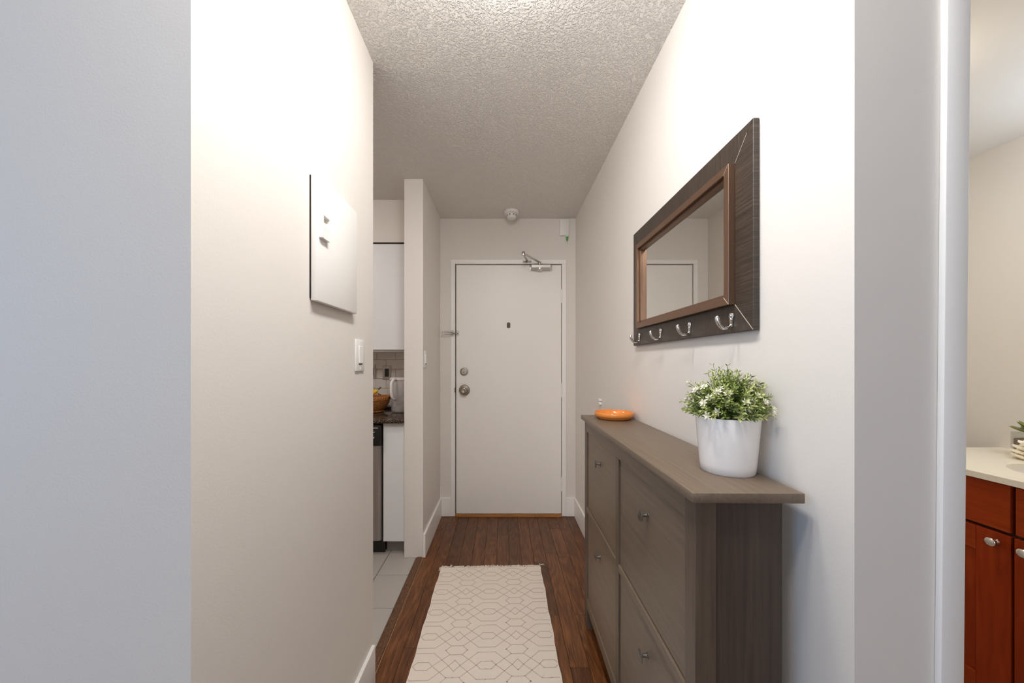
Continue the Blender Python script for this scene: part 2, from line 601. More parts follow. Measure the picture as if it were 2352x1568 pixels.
# living room shell around and behind the camera
WY0, WY1, WZ0, WZ1 = -1.85, -0.15, 0.8, 2.2
b = B()
box(b, -2.75, -2.6, -3.2, WY0, 0, ZC)
box(b, -2.75, -2.6, WY1, 3.12, 0, ZC)
box(b, -2.75, -2.6, WY0, WY1, 0, WZ0)
box(b, -2.75, -2.6, WY0, WY1, WZ1, ZC)
struct('wall_window_side', b, 'paint')
b = B()
RX0, RX1, RZ1 = -2.0, 0.2, 2.3
box(b, -2.6, RX0, -3.15, -3.0, 0, ZC)
box(b, RX1, 2.6, -3.15, -3.0, 0, ZC)
box(b, RX0, RX1, -3.15, -3.0, 0, 0.4)
box(b, RX0, RX1, -3.15, -3.0, RZ1, ZC)
struct('wall_rear', b, 'paint')
struct('wall_far_right', box(B(), 2.6, 2.75, -3.2, 3.1, 0, ZC), 'paint')
for n, (a, c, d) in enumerate((((WY0, WY1), (WZ0, WZ1), 'X'), ((RX0, RX1), (0.4, RZ1), 'Y'))):
    b = B()
    (u0, u1), (z0, z1) = a, c
    pieces = [(u0, u0 + .05, z0, z1), (u1 - .05, u1, z0, z1), (u0, u1, z0, z0 + .05), (u0, u1, z1 - .05, z1), ((u0 + u1) / 2 - .025, (u0 + u1) / 2 + .025, z0, z1)]
    for p in pieces:
        if d == 'X':
            box(b, -2.65, -2.6, *p)
        else:
            box(b, p[0], p[1], -3.05, -3.0, p[2], p[3])
    struct('window_%d' % (n + 1), b, 'trim')

# ------------------------------------------------------------------ floors
struct('floor_living', box(B(), -2.6, 2.6, -3.0, YLN, -0.05, 0), 'oak')
fl = struct('floor', box(B(), -0.56, XR + 0.02, YLN, YD + 0.1, -0.05, -0.012), 'dark')
x = -0.515
row = 0
PW = 0.0797
while x < XR:
    x1 = min(x + PW, XR + 0.015)
    y = YLN + 0.002
    first = random.uniform(0.25, 0.8)
    while y < YD - 0.016:
        ln = first if y < YLN + 0.01 else random.uniform(0.35, 1.0)
        y1 = y + ln
        if YD - 0.015 - y1 < 0.16:
            y1 = YD - 0.015
        bmp = box(B(), x + 0.0005, x1 - 0.0005, y + 0.0005, y1 - 0.0005, -0.012, random.uniform(-0.0005, 0.0), 0.0009)
        mk('plank', bmp, 'oak', fl)
        y = y1
    x = x1
    row += 1
# scuffed wood strip where the hall floor meets the kitchen tile
b = B()
prism(b, [(-0.5605, -0.012), (-0.5605, -0.002), (-0.556, 0.003), (-0.545, 0.0058), (-0.530, 0.006), (-0.5195, 0.004), (-0.5165, 0.0), (-0.5165, -0.012)], YLF - 0.15, YCOL + 0.02, 'Y')
mk('transition_strip', b, 'strip', fl)
mk('strip_seam', box(B(), -0.5165, -0.5148, YLF - 0.15, YCOL, -0.006, 0.0004), simple('pale_floor_filler', (0.42, 0.27, 0.13), 0.6), fl)
mk('door_sill', bevel_all(box(B(), -0.3885, 0.489, YD - 0.02, YD + 0.06, -0.005, 0.0165), 0.002), 'threshold', fl)

fk = struct('floor_kitchen', box(B(), -2.6, -0.5605, 0.72, YD, -0.05, -0.009), 'grout_dark')
TS = 0.296
ty = 2.463
iy = 0
rows_y = []
while ty > 0.8:
    rows_y.append((max(ty - TS, 0.72), ty))
    ty -= TS
rows_y.append((2.463, 2.463 + TS))
tx0 = -0.751
for (ya, yb) in rows_y:
    for k in range(-1, 5):
        xa, xb = tx0 - (k + 1) * TS, tx0 - k * TS
        if k == -1:
            xa, xb = tx0, -0.5605
        mk('floor_tile', box(B(), xa + .0017, xb - .0017, ya + .0017, yb - .0017, -0.010, -0.002, 0.0012), 'tile', fk)
struct('floor_bathroom', box(B(), 0.724, 2.266, YRN, 2.9, -0.05, 0.0), 'tile')

# ------------------------------------------------------------------ baseboards and door trims
BBH, BBT = 0.152, 0.014


def baseboard(name, poly_xy):
    (xa, xb, ya, yb) = poly_xy
    b_ = box(B(), xa, xb, ya, yb, 0.0, BBH)
    bevel_all(b_, 0.0018)
    struct(name, b_, 'trim')


baseboard('baseboard_left', (XL, XL + BBT, YLN, YLF - 0.012))
baseboard('baseboard_stub', (XL, XL + BBT, YCOL, YD))
baseboard('baseboard_right', (XR - BBT, XR, YRN, YD))
baseboard('baseboard_back_left', (XL + BBT, FX0, YD - BBT, YD))
baseboard('baseboard_back_right', (FX1, XR - BBT, YD - BBT, YD))

# entrance door frame
DX0, DX1, DZ0, DZ1 = -0.3815, 0.4855, 0.021, 2.0695
tr = bpy.data.objects.new('trim_1', None)
tr.location = (0.05, YD, 0)
link(tr)
ORG[tr] = Vector((0.05, YD, 0))
tr['kind'] = 'structure'
tr['label'] = 'white painted frame around the entrance door'
FW = 0.0345
FYF = YD - 0.012
mk('jamb', bevel_all(box(B(), FX0, FX0 + FW, FYF, YD + 0.10, 0, FZ - FW), 0.002), 'trim', tr)
mk('jamb', bevel_all(box(B(), FX1 - FW, FX1, FYF, YD + 0.10, 0, FZ - FW), 0.002), 'trim', tr)
mk('head', bevel_all(box(B(), FX0, FX1, FYF, YD + 0.10, FZ - FW, FZ), 0.002), 'trim', tr)
mk('gap_shade_backing', box(B(), FX0 + FW, FX1 - FW, YD + 0.045, YD + 0.10, 0.0, FZ - FW), 'dark', tr)  # dark sheet standing in for the shade in the gap around the leaf
# strike plate
mk('strike_plate', box(B(), FX0 + FW - 0.006, FX0 + FW + 0.0006, YD - 0.0135, YD + 0.02, 1.02, 1.058), 'bronze_nickel', tr)
# swing-bar guard: plate and loop on the jamb
gz = 1.505
b = B()
lathe(b, [(0, 0.004), (0.012, 0.004), (0.014, 0.0), (0.014, -0.003)], (-0.412, FYF - 0.003, gz + 0.012), '-Y', 16)
lathe(b, [(0, 0.004), (0.012, 0.004), (0.014, 0.0), (0.014, -0.003)], (-0.412, FYF - 0.003, gz - 0.012), '-Y', 16)
box(b, -0.421, -0.403, FYF - 0.012, FYF, gz - 0.012, gz + 0.012, 0.002)
gp = mk('door_guard', b, 'nickel', tr, smooth=True, angle=40)
gp['label'] = 'swing bar door guard with a long wire loop'
lp = []
for k in range(9):
    a = R(90 + 180 * k / 8)
    lp.append((-0.483 + 0.0085 * math.cos(a), FYF - 0.045, gz + 0.001 + 0.0085 * math.sin(a)))
lp = [(-0.408, FYF - 0.014, gz + 0.008), (-0.428, FYF - 0.022, gz + 0.0085), (-0.45, FYF - 0.034, gz + 0.0095)] + lp + [(-0.45, FYF - 0.034, gz - 0.0075), (-0.428, FYF - 0.022, gz - 0.007), (-0.408, FYF - 0.014, gz - 0.008)]
mk('loop', tube(B(), lp, 0.0028, 8), 'nickel', gp, smooth=True)

# entrance door leaf
DY = YD - 0.008
dr = mk('door_1', bevel_all(box(B(), DX0, DX1, DY, YD + 0.04, DZ0, DZ1), 0.0025), 'door')
dr['kind'] = 'structure'
dr['label'] = 'white flush entrance door with closer, peephole and round knob'
# peephole
b = B()
prism(b, [(0.0365, 1.556), (0.0415, 1.551), (0.0465, 1.551), (0.0505, 1.548), (0.0545, 1.551), (0.0595, 1.551), (0.0645, 1.556), (0.0645, 1.590), (0.0595, 1.595), (0.0545, 1.595), (0.0505, 1.598), (0.0465, 1.595), (0.0415, 1.595), (0.0365, 1.590)], DY - 0.004, DY, 'Y')
lathe(b, [(0.009, -0.001), (0.009, 0.004), (0.005, 0.0045), (0.004, 0.001), (0, 0.001)], (0.0505, DY - 0.004, 1.573), '-Y', 16)
p = mk('peephole', b, simple('dark_bronze', (0.065, 0.05, 0.035), 0.4, 0.8), dr, smooth=True, angle=30)
p['label'] = 'dark bronze peephole plate'
# deadbolt
b = lathe(B(), [(0.033, -0.001), (0.033, 0.006), (0.030, 0.010), (0.022, 0.011), (0.020, 0.009), (0, 0.009)], (-0.3165, DY, 1.191), '-Y', 32)
p = mk('deadbolt', b, 'bronze_nickel', dr, smooth=True, angle=30)
b = box(B(), -0.3205, -0.3125, DY - 0.030, DY - 0.008, 1.177, 1.207, 0.003, 2)
mk('thumb_turn', b, 'nickel', p, smooth=True, angle=40)
for s in (-1, 1):
    mk('screw', lathe(B(), [(0.0035, 0.0085), (0.003, 0.011), (0, 0.0115)], (-0.3165 + s * 0.014, DY, 1.189), '-Y', 10), 'nickel', p, smooth=True)
# knob
b = lathe(B(), [(0.045, -0.001), (0.045, 0.006), (0.040, 0.011), (0.033, 0.012), (0.031, 0.010), (0.020, 0.012)], (-0.313, DY, 1.039), '-Y', 40)
p = mk('knob_rose', b, 'bronze_nickel', dr, smooth=True, angle=30)
b = lathe(B(), [(0.014, 0.010), (0.012, 0.030), (0.016, 0.036), (0.025, 0.044), (0.0275, 0.053), (0.025, 0.062), (0.016, 0.067), (0.013, 0.0655), (0, 0.0655)], (-0.313, DY, 1.039), '-Y', 40)
q = mk('door_knob', b, 'bronze_nickel', p, smooth=True, angle=60)
# guard plate on the door
b = B()
for zz in (gz + 0.011, gz - 0.011):
    lathe(b, [(0, 0.003), (0.010, 0.003), (0.012, 0.0), (0.012, -0.001)], (-0.369, DY, zz), '-Y', 14)
box(b, -0.379, -0.362, DY - 0.004, DY, gz - 0.011, gz + 0.011, 0.001)
p = mk('guard_plate', b, 'nickel', dr, smooth=True, angle=40)
tb = tube(B(), [(-0.409, FYF - 0.016, gz + 0.0005), (-0.385, DY - 0.018, gz), (-0.372, DY - 0.020, gz), (-0.360, DY - 0.018, gz)], [0.004, 0.0045, 0.0055, 0.003], 10)
mk('guard_ball', tb, 'nickel', p, smooth=True)
# hinges
for hz in (1.81, 1.037, 0.265):
    b = B()
    for k in range(3):
        lathe(b, [(0, -0.0165), (0.0062, -0.0165), (0.0062, 0.0165), (0, 0.0165)], (0.4885, DY - 0.006, hz - 0.0345 + 0.0345 * k), 'Z', 12)
    lathe(b, [(0, -0.004), (0.005, -0.003), (0.005, 0.002), (0, 0.003)], (0.4885, DY - 0.006, hz + 0.056), 'Z', 10)
    lathe(b, [(0, -0.003), (0.005, -0.002), (0.005, 0.003), (0, 0.004)], (0.4885, DY - 0.006, hz - 0.056), 'Z', 10)
    mk('hinge', b, 'trim', dr, smooth=True, angle=40)
# door closer: body, end plates, adjusting cap, pivot, arm, elbow, forearm, shoe
cx0, cx1, cz0, cz1 = 0.238, 0.392, 2.020, 2.066
b = B()
prism(b, [(DY, cz0), (DY, cz1), (DY - 0.030, cz1), (DY - 0.038, cz1 - 0.006), (DY - 0.038, cz0 + 0.020), (DY - 0.030, cz0 + 0.004), (DY - 0.026, cz0)], cx0, cx1, 'X')
cl = mk('door_closer', b, 'silver', dr)
cl['label'] = 'silver surface door closer with folded arm'
for xx in (cx0 - 0.016, cx1 - 0.002):
    mk('mounting_ear', bevel_all(box(B(), xx, xx + 0.018, DY - 0.010, DY, cz0, cz1), 0.003, 2), 'silver', cl, smooth=True, angle=40)
    for zz in (2.032, 2.054):
        mk('screw', lathe(B(), [(0.004, 0.0), (0.0035, 0.003), (0, 0.003)], (xx + 0.007, DY - 0.010, zz), '-Y', 10), 'pewter', cl, smooth=True, angle=40)
mk('adjusting_cap', lathe(B(), [(0.021, -0.012), (0.021, 0.0), (0.018, 0.008), (0.011, 0.014), (0, 0.016)], (0.3055, DY - 0.022, cz0 + 0.006), '-Z', 24), 'chrome', cl, smooth=True)
mk('pivot', lathe(B(), [(0.018, -0.002), (0.018, 0.004), (0.011, 0.005), (0.011, 0.022), (0, 0.022)], (0.3055, DY - 0.022, cz1), 'Z', 20), 'nickel', cl, smooth=True, angle=40)
PV = Vector((0.3055, DY - 0.022, cz1 + 0.020))
EL = Vector((0.160, 2.765, cz1 + 0.030))
SH = Vector((0.200, YD - 0.03, 2.104))


def bar(bm, a, c, wdt, thk):
    d = (c - a).normalized()
    s = d.cross(Vector((0, 0, 1))).normalized()
    u = s.cross(d)
    vs = []
    for p_ in (a, c):
        for (i, j) in ((-1, -1), (1, -1), (1, 1), (-1, 1)):
            vs.append(bm.verts.new(p_ + s * (i * wdt / 2) + u * (j * thk / 2)))
    for f in ((0, 1, 2, 3), (7, 6, 5, 4), (0, 4, 5, 1), (1, 5, 6, 2), (2, 6, 7, 3), (3, 7, 4, 0)):
        bm.faces.new([vs[i] for i in f])
    return bm


mk('arm', bevel_all(bar(B(), PV, EL, 0.021, 0.007), 0.0015), 'silver', cl)
mk('elbow', lathe(B(), [(0, -0.016), (0.0115, -0.016), (0.0125, -0.012), (0.0125, 0.010), (0.0105, 0.014), (0, 0.014)], EL, 'Z', 20), 'nickel', cl, smooth=True, angle=40)
mk('forearm', bevel_all(bar(B(), EL - Vector((0, 0, .009)), SH, 0.014, 0.006), 0.001), 'silver', cl)
b = bevel_all(box(B(), 0.168, 0.238, FYF - 0.005, FYF, 2.089, 2.103), 0.001)
lathe(b, [(0, 0.020), (0.007, 0.020), (0.008, 0.0)], (0.200, FYF - 0.002, 2.098), '-Y', 12)
mk('shoe', b, 'pewter', cl, smooth=True, angle=40)

# bathroom door casing, leaning slightly as in the photograph
tb = mk('trim_2', bevel_all(box(B(), 0.7450, 0.7845, YRN - 0.0105, YRN, 0.0, 2.1), 0.0022, 2), 'trim', smooth=True, angle=40)
tb['kind'] = 'structure'
tb['label'] = 'white bathroom door casing at the right'
tb.rotation_euler = (0, R(0.57), 0)
tb.location = (0.7450 + 0.01975 - 0.0115 - 0.0007, YRN - 0.0055, 0.0)
j2 = mk('door_jamb', box(B(), 0.752, 0.770, YRN - 0.001, YRN + 0.12, 0, 2.06), 'trim', None)
j2.name = 'trim_3'
j2['kind'] = 'structure'

# ------------------------------------------------------------------ hall ceiling lamp (out of frame, three heads made up to spread light)
hl = thing('unseen_ceiling_lamp', (0.02, 0.62, 2.355), 'unseen ceiling lamp above the hall, its three frosted domes made up', 'lamp')
mk('added_rail', bevel_all(box(B(), -0.01, 0.05, 0.16, 1.00, ZC - 0.012, ZC), 0.003), 'white_pl', hl)
GR, GH = 0.10, 0.065
M['globe'] = emit('lit_added_dome', LAMP_HALL_COL, LAMP_HALL / (math.pi * math.pi * (GR * GR + GH * GH)))
for ly in (0.24, 0.59, 0.93):
    hd = mk('added_lamp_head', lathe(B(), [(0, -0.010), (0.105, -0.010), (0.108, -0.02), (0.102, -0.032), (0, -0.032)], (0.02, ly, ZC), 'Z', 32), 'white_pl', hl, smooth=True, angle=40)
    mk('added_dome', lathe(B(), [(GR, 0.0)] + [(GR * math.cos(R(a)), -GH * math.sin(R(a))) for a in range(18, 90, 18)] + [(0, -GH)], (0.02, ly, ZC - 0.0325), 'Z', 16), 'globe', hd, smooth=True)

# unseen kitchen ceiling lamp, added to brighten kitchen and far hall
kl = thing('kitchen_fill_lamp', (-1.6, 1.6, 2.38), 'round kitchen ceiling lamp added for fill, unseen behind the left wall', 'lamp')
M['kitchen_fill'] = emit('lit_kitchen_fill_diffuser', FILL_KITCHEN_COL, FILL_KITCHEN / (math.pi * math.pi * 0.14 ** 2))
mk('base', lathe(B(), [(0, 0), (0.16, 0), (0.16, -0.03), (0, -0.03)], (-1.6, 1.6, ZC), 'Z', 32), 'white_pl', kl)
mk('fill_diffuser', lathe(B(), [(0.15, -0.03), (0.14, -0.055), (0.10, -0.07), (0, -0.075)], (-1.6, 1.6, ZC), 'Z', 16), 'kitchen_fill', kl, smooth=True)

# ------------------------------------------------------------------ ceiling and wall fittings
sd = thing('smoke_detector', (0.072, 2.862, ZC - 0.058), 'round white smoke detector on the ceiling by the entrance door', 'smoke detector')
mk('base', lathe(B(), [(0, 0.0), (0.061, 0.0), (0.061, 0.008), (0.055, 0.018), (0.040, 0.022), (0, 0.022)], (0.072, 2.862, ZC), '-Z', 40), 'white_pl', sd, smooth=True, angle=35)
b = lathe(B(), [(0.040, 0.020), (0.037, 0.036), (0.034, 0.037), (0.034, 0.041), (0.036, 0.042), (0.032, 0.054), (0.024, 0.058), (0.015, 0.058), (0.014, 0.056), (0, 0.056)], (0.072, 2.862, ZC), '-Z', 40)
mk('sensor_head', b, 'white_pl', sd, smooth=True, angle=35)
for k in range(8):
    a = 2 * math.pi * (k + .5) / 8
    b = box(B(), -0.006, 0.006, -0.002, 0.002, -0.003, 0.003)
    bmesh.ops.rotate(b, verts=b.verts, matrix=Matrix.Rotation(a + math.pi / 2, 3, 'Z'))
    bmesh.ops.translate(b, verts=b.verts, vec=(0.072 + 0.0365 * math.cos(a), 2.862 + 0.0365 * math.sin(a), ZC - 0.032))
    mk('vent', b, 'dark', sd)

ab = thing('sensor_box', (0.509, YD - 0.015, 2.305), 'small white plastic box with a green plug high beside the entrance door', 'sensor box')
mk('housing', bevel_all(box(B(), 0.471, 0.547, YD - 0.028, YD, 2.308, 2.440), 0.003, 2), 'white_pl', ab, smooth=True, angle=40)
mk('socket', box(B(), 0.522, 0.541, YD - 0.022, YD - 0.006, 2.298, 2.308, 0.001), 'white_pl', ab)
mk('plug', lathe(B(), [(0, 0.0), (0.0105, 0.0), (0.009, 0.012), (0.003, 0.038), (0, 0.038)], (0.5315, YD - 0.014, 2.299), '-Z', 14), 'green_plug', ab, smooth=True, angle=40)
wp = [(0.5315, YD - 0.014, 2.262), (0.534, YD - 0.012, 2.250), (0.545, YD - 0.006, 2.243), (0.565, YD - 0.003, 2.240), (0.585, YD - 0.003, 2.243), (0.600, YD - 0.004, 2.250)]
mk('wire', tube(B(), wp, 0.0013, 6), 'white_pl', ab, smooth=True)


def switch(name, X, y0, y1, z0, z1, label, out=1):
    """decora switch plate on a wall whose face is at X, facing +X"""
    t = thing(name, (X + 0.003, (y0 + y1) / 2, z0), label, 'light switch', None)
    mk('plate', bevel_all(box(B(), X, X + 0.006, y0, y1, z0, z1), 0.002, 2), 'white_pl', t, smooth=True, angle=40)
    ym = (y0 + y1) / 2
    zm = (z0 + z1) / 2
    mk('rocker', bevel_all(box(B(), X + 0.005, X + 0.010, ym - 0.0165, ym + 0.0165, zm - 0.028, zm + 0.033), 0.0012), 'white_pl', t)
    mk('slider_gap', box(B(), X + 0.0055, X + 0.0066, ym - 0.0165, ym + 0.0165, zm - 0.033, zm - 0.030), 'dark', t)
    for s in (-1, 1):
        mk('screw', lathe(B(), [(0.0028, 0), (0.0024, 0.001), (0, 0.001)], (X + 0.006, ym, zm + s * 0.046), 'X', 10), 'trim', t)
    return t


switch('light_switch', XL, 1.262, 1.338, 1.232, 1.344, 'white rocker light switch on the left wall below the electrical panel')
switch('light_switch', XL, 2.372, 2.445, 1.232, 1.342, 'white rocker light switch on the wall stub beside the kitchen')

ep = thing('electrical_panel', (XL + 0.009, 1.10, 1.425), 'white electrical panel cover with a latch on the left wall', 'electrical panel')
mk('back_box', box(B(), XL, XL + 0.003, 0.9670, 1.200, 1.434, 1.762), 'dark', ep)
mk('cover', bevel_all(box(B(), XL + 0.0025, XL + 0.019, 0.9685, 1.238, 1.428, 1.772), 0.002, 2), 'trim', ep, smooth=True, angle=40)
lx = XL + 0.019
la = mk('latch', bevel_all(prism(B(), [(0.980, 1.600), (0.980, 1.668), (0.987, 1.668), (0.987, 1.600)], lx, lx + 0.010, 'X'), 0.001), 'trim', ep)
b = B()
box(b, lx, lx + 0.010, 0.987, 1.024, 1.600, 1.632)
box(b, lx, lx + 0.010, 0.987, 1.024, 1.662, 1.668)
box(b, lx, lx + 0.010, 1.020, 1.024, 1.632, 1.662)
prism(b, [(lx, 1.662), (lx + 0.003, 1.632), (lx, 1.632)], 0.987, 1.020, 'Y')
mk('latch_recess', b, 'trim', la)

cc = thing('cable_clip', (XR - 0.008, 2.215, 1.008), 'tiny white plastic clip on the right wall above the orange saucer', 'clip')
mk('jaw', bevel_all(box(B(), XR - 0.017, XR, 2.200, 2.238, 1.028, 1.044), 0.002, 2), 'white_pl', cc, smooth=True, angle=40)
mk('jaw', bevel_all(box(B(), XR - 0.017, XR, 2.204, 2.236, 1.008, 1.025), 0.002, 2), 'white_pl', cc, smooth=True, angle=40)

# ------------------------------------------------------------------ wall mirror with coat hooks
MX1 = 0.603
MXF = 0.588
LIP = 0.5716
oy0, oy1, oz0, oz1 = 0.851, 1.629, 1.3385, 1.8360
iy0, iy1, iz0, iz1 = 0.9185, 1.560, 1.4087, 1.7655
LW = 0.0205
gy0, gy1, gz0_, gz1_ = iy0 + LW, iy1 - LW, iz0 + LW, iz1 - LW
wm = thing('wall_mirror', (MXF, (oy0 + oy1) / 2, oz0), 'wide wall mirror in a dark streaked frame with four coat hooks', 'mirror')


def frame(nm, o, i, xa, xb, mats, bev, par):
    (a0, a1, c0, c1), (b0, b1, d0, d1) = o, i
    g = 0.0002
    quads = [('top', [(a0, c1), (a1, c1), (b1, d1), (b0, d1)], mats[0]),
             ('bottom', [(a0, c0), (b0, d0), (b1, d0), (a1, c0)], mats[0]),
             ('near', [(a0, c0), (a0, c1), (b0, d1), (b0, d0)], mats[1]),
             ('far', [(a1, c0), (b1, d0), (b1, d1), (a1, c1)], mats[1])]
    for _, q_, m_ in quads:
        mk(nm, bevel_all(prism(B(), q_, xa, xb, 'X'), bev), m_, par)


frame('frame_bar', (oy0, oy1, oz0, oz1), (iy0, iy1, iz0, iz1), MXF, MX1, ('wenge_h', 'wenge_v'), 0.0012, wm)
frame('inner_bar', (iy0, iy1, iz0, iz1), (gy0, gy1, gz0_, gz1_), LIP, MX1 - 0.001, ('bronze', 'bronze'), 0.0010, wm)
frame('inner_bead', (gy0, gy1, gz0_, gz1_), (gy0 + 0.010, gy1 - 0.010, gz0_ + 0.010, gz1_ - 0.010), LIP + 0.010, MX1 - 0.002, ('bronze', 'bronze'), 0.001, wm)
mk('mirror_glass', box(B(), 0.592, 0.600, gy0 + 0.005, gy1 - 0.005, gz0_ + 0.005, gz1_ - 0.005), 'mirror', wm)


def seam(pa, pb, xf, wid):
    a = Vector((xf, *pa))
    c = Vector((xf, *pb))
    d = (c - a).normalized()
    s = d.cross(Vector((1, 0, 0))) * wid / 2
    b_ = B()
    v = [b_.verts.new(q_) for q_ in (a - s, a + s, c + s, c - s)]
    v2 = [b_.verts.new(q_ + Vector((0.0006, 0, 0))) for q_ in (a - s, a + s, c + s, c - s)]
    b_.faces.new(v)
    b_.faces.new(v2[::-1])
    for k in range(4):
        b_.faces.new((v[k], v[(k + 1) % 4], v2[(k + 1) % 4], v2[k]))
    return b_


mk('mitre_joint', seam((oy0 + .001, oz0 + .001), (iy0, iz0), MXF - 0.0004, 0.0016), 'mitre', wm)
mk('mitre_joint', seam((oy0 + .022, oz1 - .022), (iy0, iz1), MXF - 0.0004, 0.0010), 'mitre', wm)
mk('mitre_joint', seam((iy0 + .001, iz0 + .001), (gy0, gz0_), LIP - 0.0004, 0.0010), 'mitre', wm)
mk('mitre_joint', seam((iy0 + .001, iz1 - .001), (gy0, gz1_), LIP - 0.0004, 0.0008), 'mitre', wm)
for hy in (0.929, 1.137, 1.345, 1.553):
    hz = 1.371
    b = B()
    pl = [(hy - 0.0040, hz - 0.018), (hy + 0.0040, hz - 0.018), (hy + 0.0065, hz + 0.003), (hy + 0.0090, hz + 0.010), (hy + 0.0080, hz + 0.015), (hy + 0.003, hz + 0.0185), (hy - 0.003, hz + 0.0185), (hy - 0.0080, hz + 0.015), (hy - 0.0090, hz + 0.010), (hy - 0.0065, hz + 0.003)]
    prism(b, pl, MXF - 0.004, MXF, 'X')
    bevel_all(b, 0.001)
    hk = mk('coat_hook', b, 'chrome', wm, smooth=True, angle=40)
    path, rad = [], []
    for k in range(13):
        t = k / 12
        a = R(90 * 0 + 190 * t)
        px = MXF - 0.004 - 0.0165 * (1 - math.cos(a)) - 0.002 * t
        pz = hz - 0.012 - 0.0095 * math.sin(a) + (0.018 * max(0, t - 0.55) / 0.45)
        path.append((px, hy, pz))
        rad.append(0.0030 + 0.0018 * t + (0.0016 * max(0, t - .6)))
    path.append((path[-1][0] - 0.001, hy, path[-1][2] + 0.003))
    rad.append(0.0022)
    mk('prong', tube(B(), path, rad, 10), 'chrome', hk, smooth=True)
    for zz in (hz + 0.0105, hz + 0.001):
        mk('screw', lathe(B(), [(0.0034, 0), (0.003, 0.0018), (0, 0.0026)], (MXF - 0.004, hy, zz), '-X', 12), 'chrome', hk, smooth=True)

# ------------------------------------------------------------------ shoe cabinet (built at the origin, then set against the right wall)
cb = thing('shoe_cabinet', (0, 0, 0), 'narrow grey-brown wooden shoe cabinet with four fronts and round knobs', 'cabinet')
L, D, H = 1.073, 0.2165, 1.008
f0 = 0.015
e0, e1 = 0.020, L - 0.020
bk = 0.192
PWD = 0.042
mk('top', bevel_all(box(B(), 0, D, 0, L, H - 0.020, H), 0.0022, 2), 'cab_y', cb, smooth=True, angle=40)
for (ya, yb) in ((e0, e0 + PWD), (e1 - PWD, e1)):
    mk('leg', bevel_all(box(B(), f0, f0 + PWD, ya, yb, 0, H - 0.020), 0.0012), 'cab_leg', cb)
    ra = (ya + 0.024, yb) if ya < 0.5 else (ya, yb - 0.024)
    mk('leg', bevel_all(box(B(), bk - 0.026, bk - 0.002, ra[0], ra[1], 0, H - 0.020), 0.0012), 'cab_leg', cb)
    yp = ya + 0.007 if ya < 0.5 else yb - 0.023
    mk('side_panel', box(B(), f0 + PWD - 0.001, bk, yp, yp + 0.016, 0.06, H - 0.020), 'cab_end_shaded', cb)
mk('back_panel', box(B(), bk - 0.006, bk - 0.002, e0 + 0.03, e1 - 0.03, 0.10, H - 0.02), 'cab_y', cb)
ym0, ym1 = 0.522, 0.552
mk('top_rail', bevel_all(box(B(), f0, f0 + 0.02, e0 + PWD, e1 - PWD, 0.937, H - 0.020), 0.0008), 'cab_y', cb)
mk('bottom_rail', bevel_all(box(B(), f0, f0 + 0.02, e0 + PWD, e1 - PWD, 0.105, 0.150), 0.0008), 'cab_y', cb)
mk('stile', bevel_all(box(B(), f0, f0 + 0.02, ym0, ym1, 0.150, 0.937), 0.0008), 'cab_leg', cb)
mk('bottom_board', box(B(), f0 + 0.02, bk - 0.006, e0 + PWD, e1 - PWD, 0.112, 0.124), 'cab_y', cb)
for (ya, yb) in ((e0 + PWD, ym0), (ym1, e1 - PWD)):
    mk('middle_rail', bevel_all(box(B(), f0, f0 + 0.02, ya, yb, 0.5565, 0.581), 0.0008), 'cab_y', cb)
    for (za, zb) in ((0.581, 0.937), (0.150, 0.5565)):
        g = 0.0028
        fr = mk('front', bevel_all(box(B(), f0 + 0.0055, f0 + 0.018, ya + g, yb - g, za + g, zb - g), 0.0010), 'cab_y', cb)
        kz = zb - 0.089
        ky = (ya + yb) / 2 - (0.0 if ya > 0.5 else 0.012)
        b = lathe(B(), [(0.0075, 0.0), (0.0075, 0.0015), (0.0050, 0.0030), (0.0042, 0.010), (0.0048, 0.0165), (0.0135, 0.0185), (0.0168, 0.0202), (0.0168, 0.0212), (0.0140, 0.0230), (0, 0.0248)], (f0 + 0.0055, ky, kz), '-X', 28)
        mk('knob', b, 'pewter', fr, smooth=True, angle=50)
cb.location = (0.3695, 0.705, 0.0)
cb.rotation_euler = (0, 0, R(-0.78))

# orange saucer
SZ = 1.008
sa = mk('saucer', lathe(B(), [(0, 0.0), (0.066, 0.0), (0.073, 0.003), (0.0765, 0.0115), (0.0765, 0.0125), (0.0835, 0.0125), (0.0862, 0.015), (0.0862, 0.030), (0.0850, 0.0315), (0.0825, 0.0310), (0.0795, 0.016), (0.070, 0.008), (0, 0.0065)], (0.508, 1.655, SZ), 'Z', 64), 'orange', smooth=True, angle=50)
tag(sa, 'round orange glazed saucer on the far end of the shoe cabinet', 'saucer')

# potted plant
PX, PY = 0.5275, 0.852
pp = thing('potted_plant', (PX, PY, SZ), 'bushy artificial plant with cream blossoms in a tapered white pot', 'potted plant')
RZ = SZ + 0.128
mk('pot', lathe(B(), [(0, 0.0), (0.0535, 0.0), (0.0560, 0.003), (0.0580, 0.020), (0.0668, 0.1265), (0.0665, 0.128), (0.0640, 0.128), (0.0630, 0.126), (0.0600, 0.098), (0, 0.098)], (PX, PY, SZ), 'Z', 64), 'white_gloss', pp, smooth=True, angle=50)
mk('soil', lathe(B(), [(0.061, 0.104), (0.04, 0.112), (0, 0.116)], (PX, PY, SZ), 'Z', 32), 'soil', pp, smooth=True)
rnd = random.Random(5)
bms = {k: B() for k in ('leaf_dark', 'leaf', 'leaf_pale', 'blossom', 'stem')}


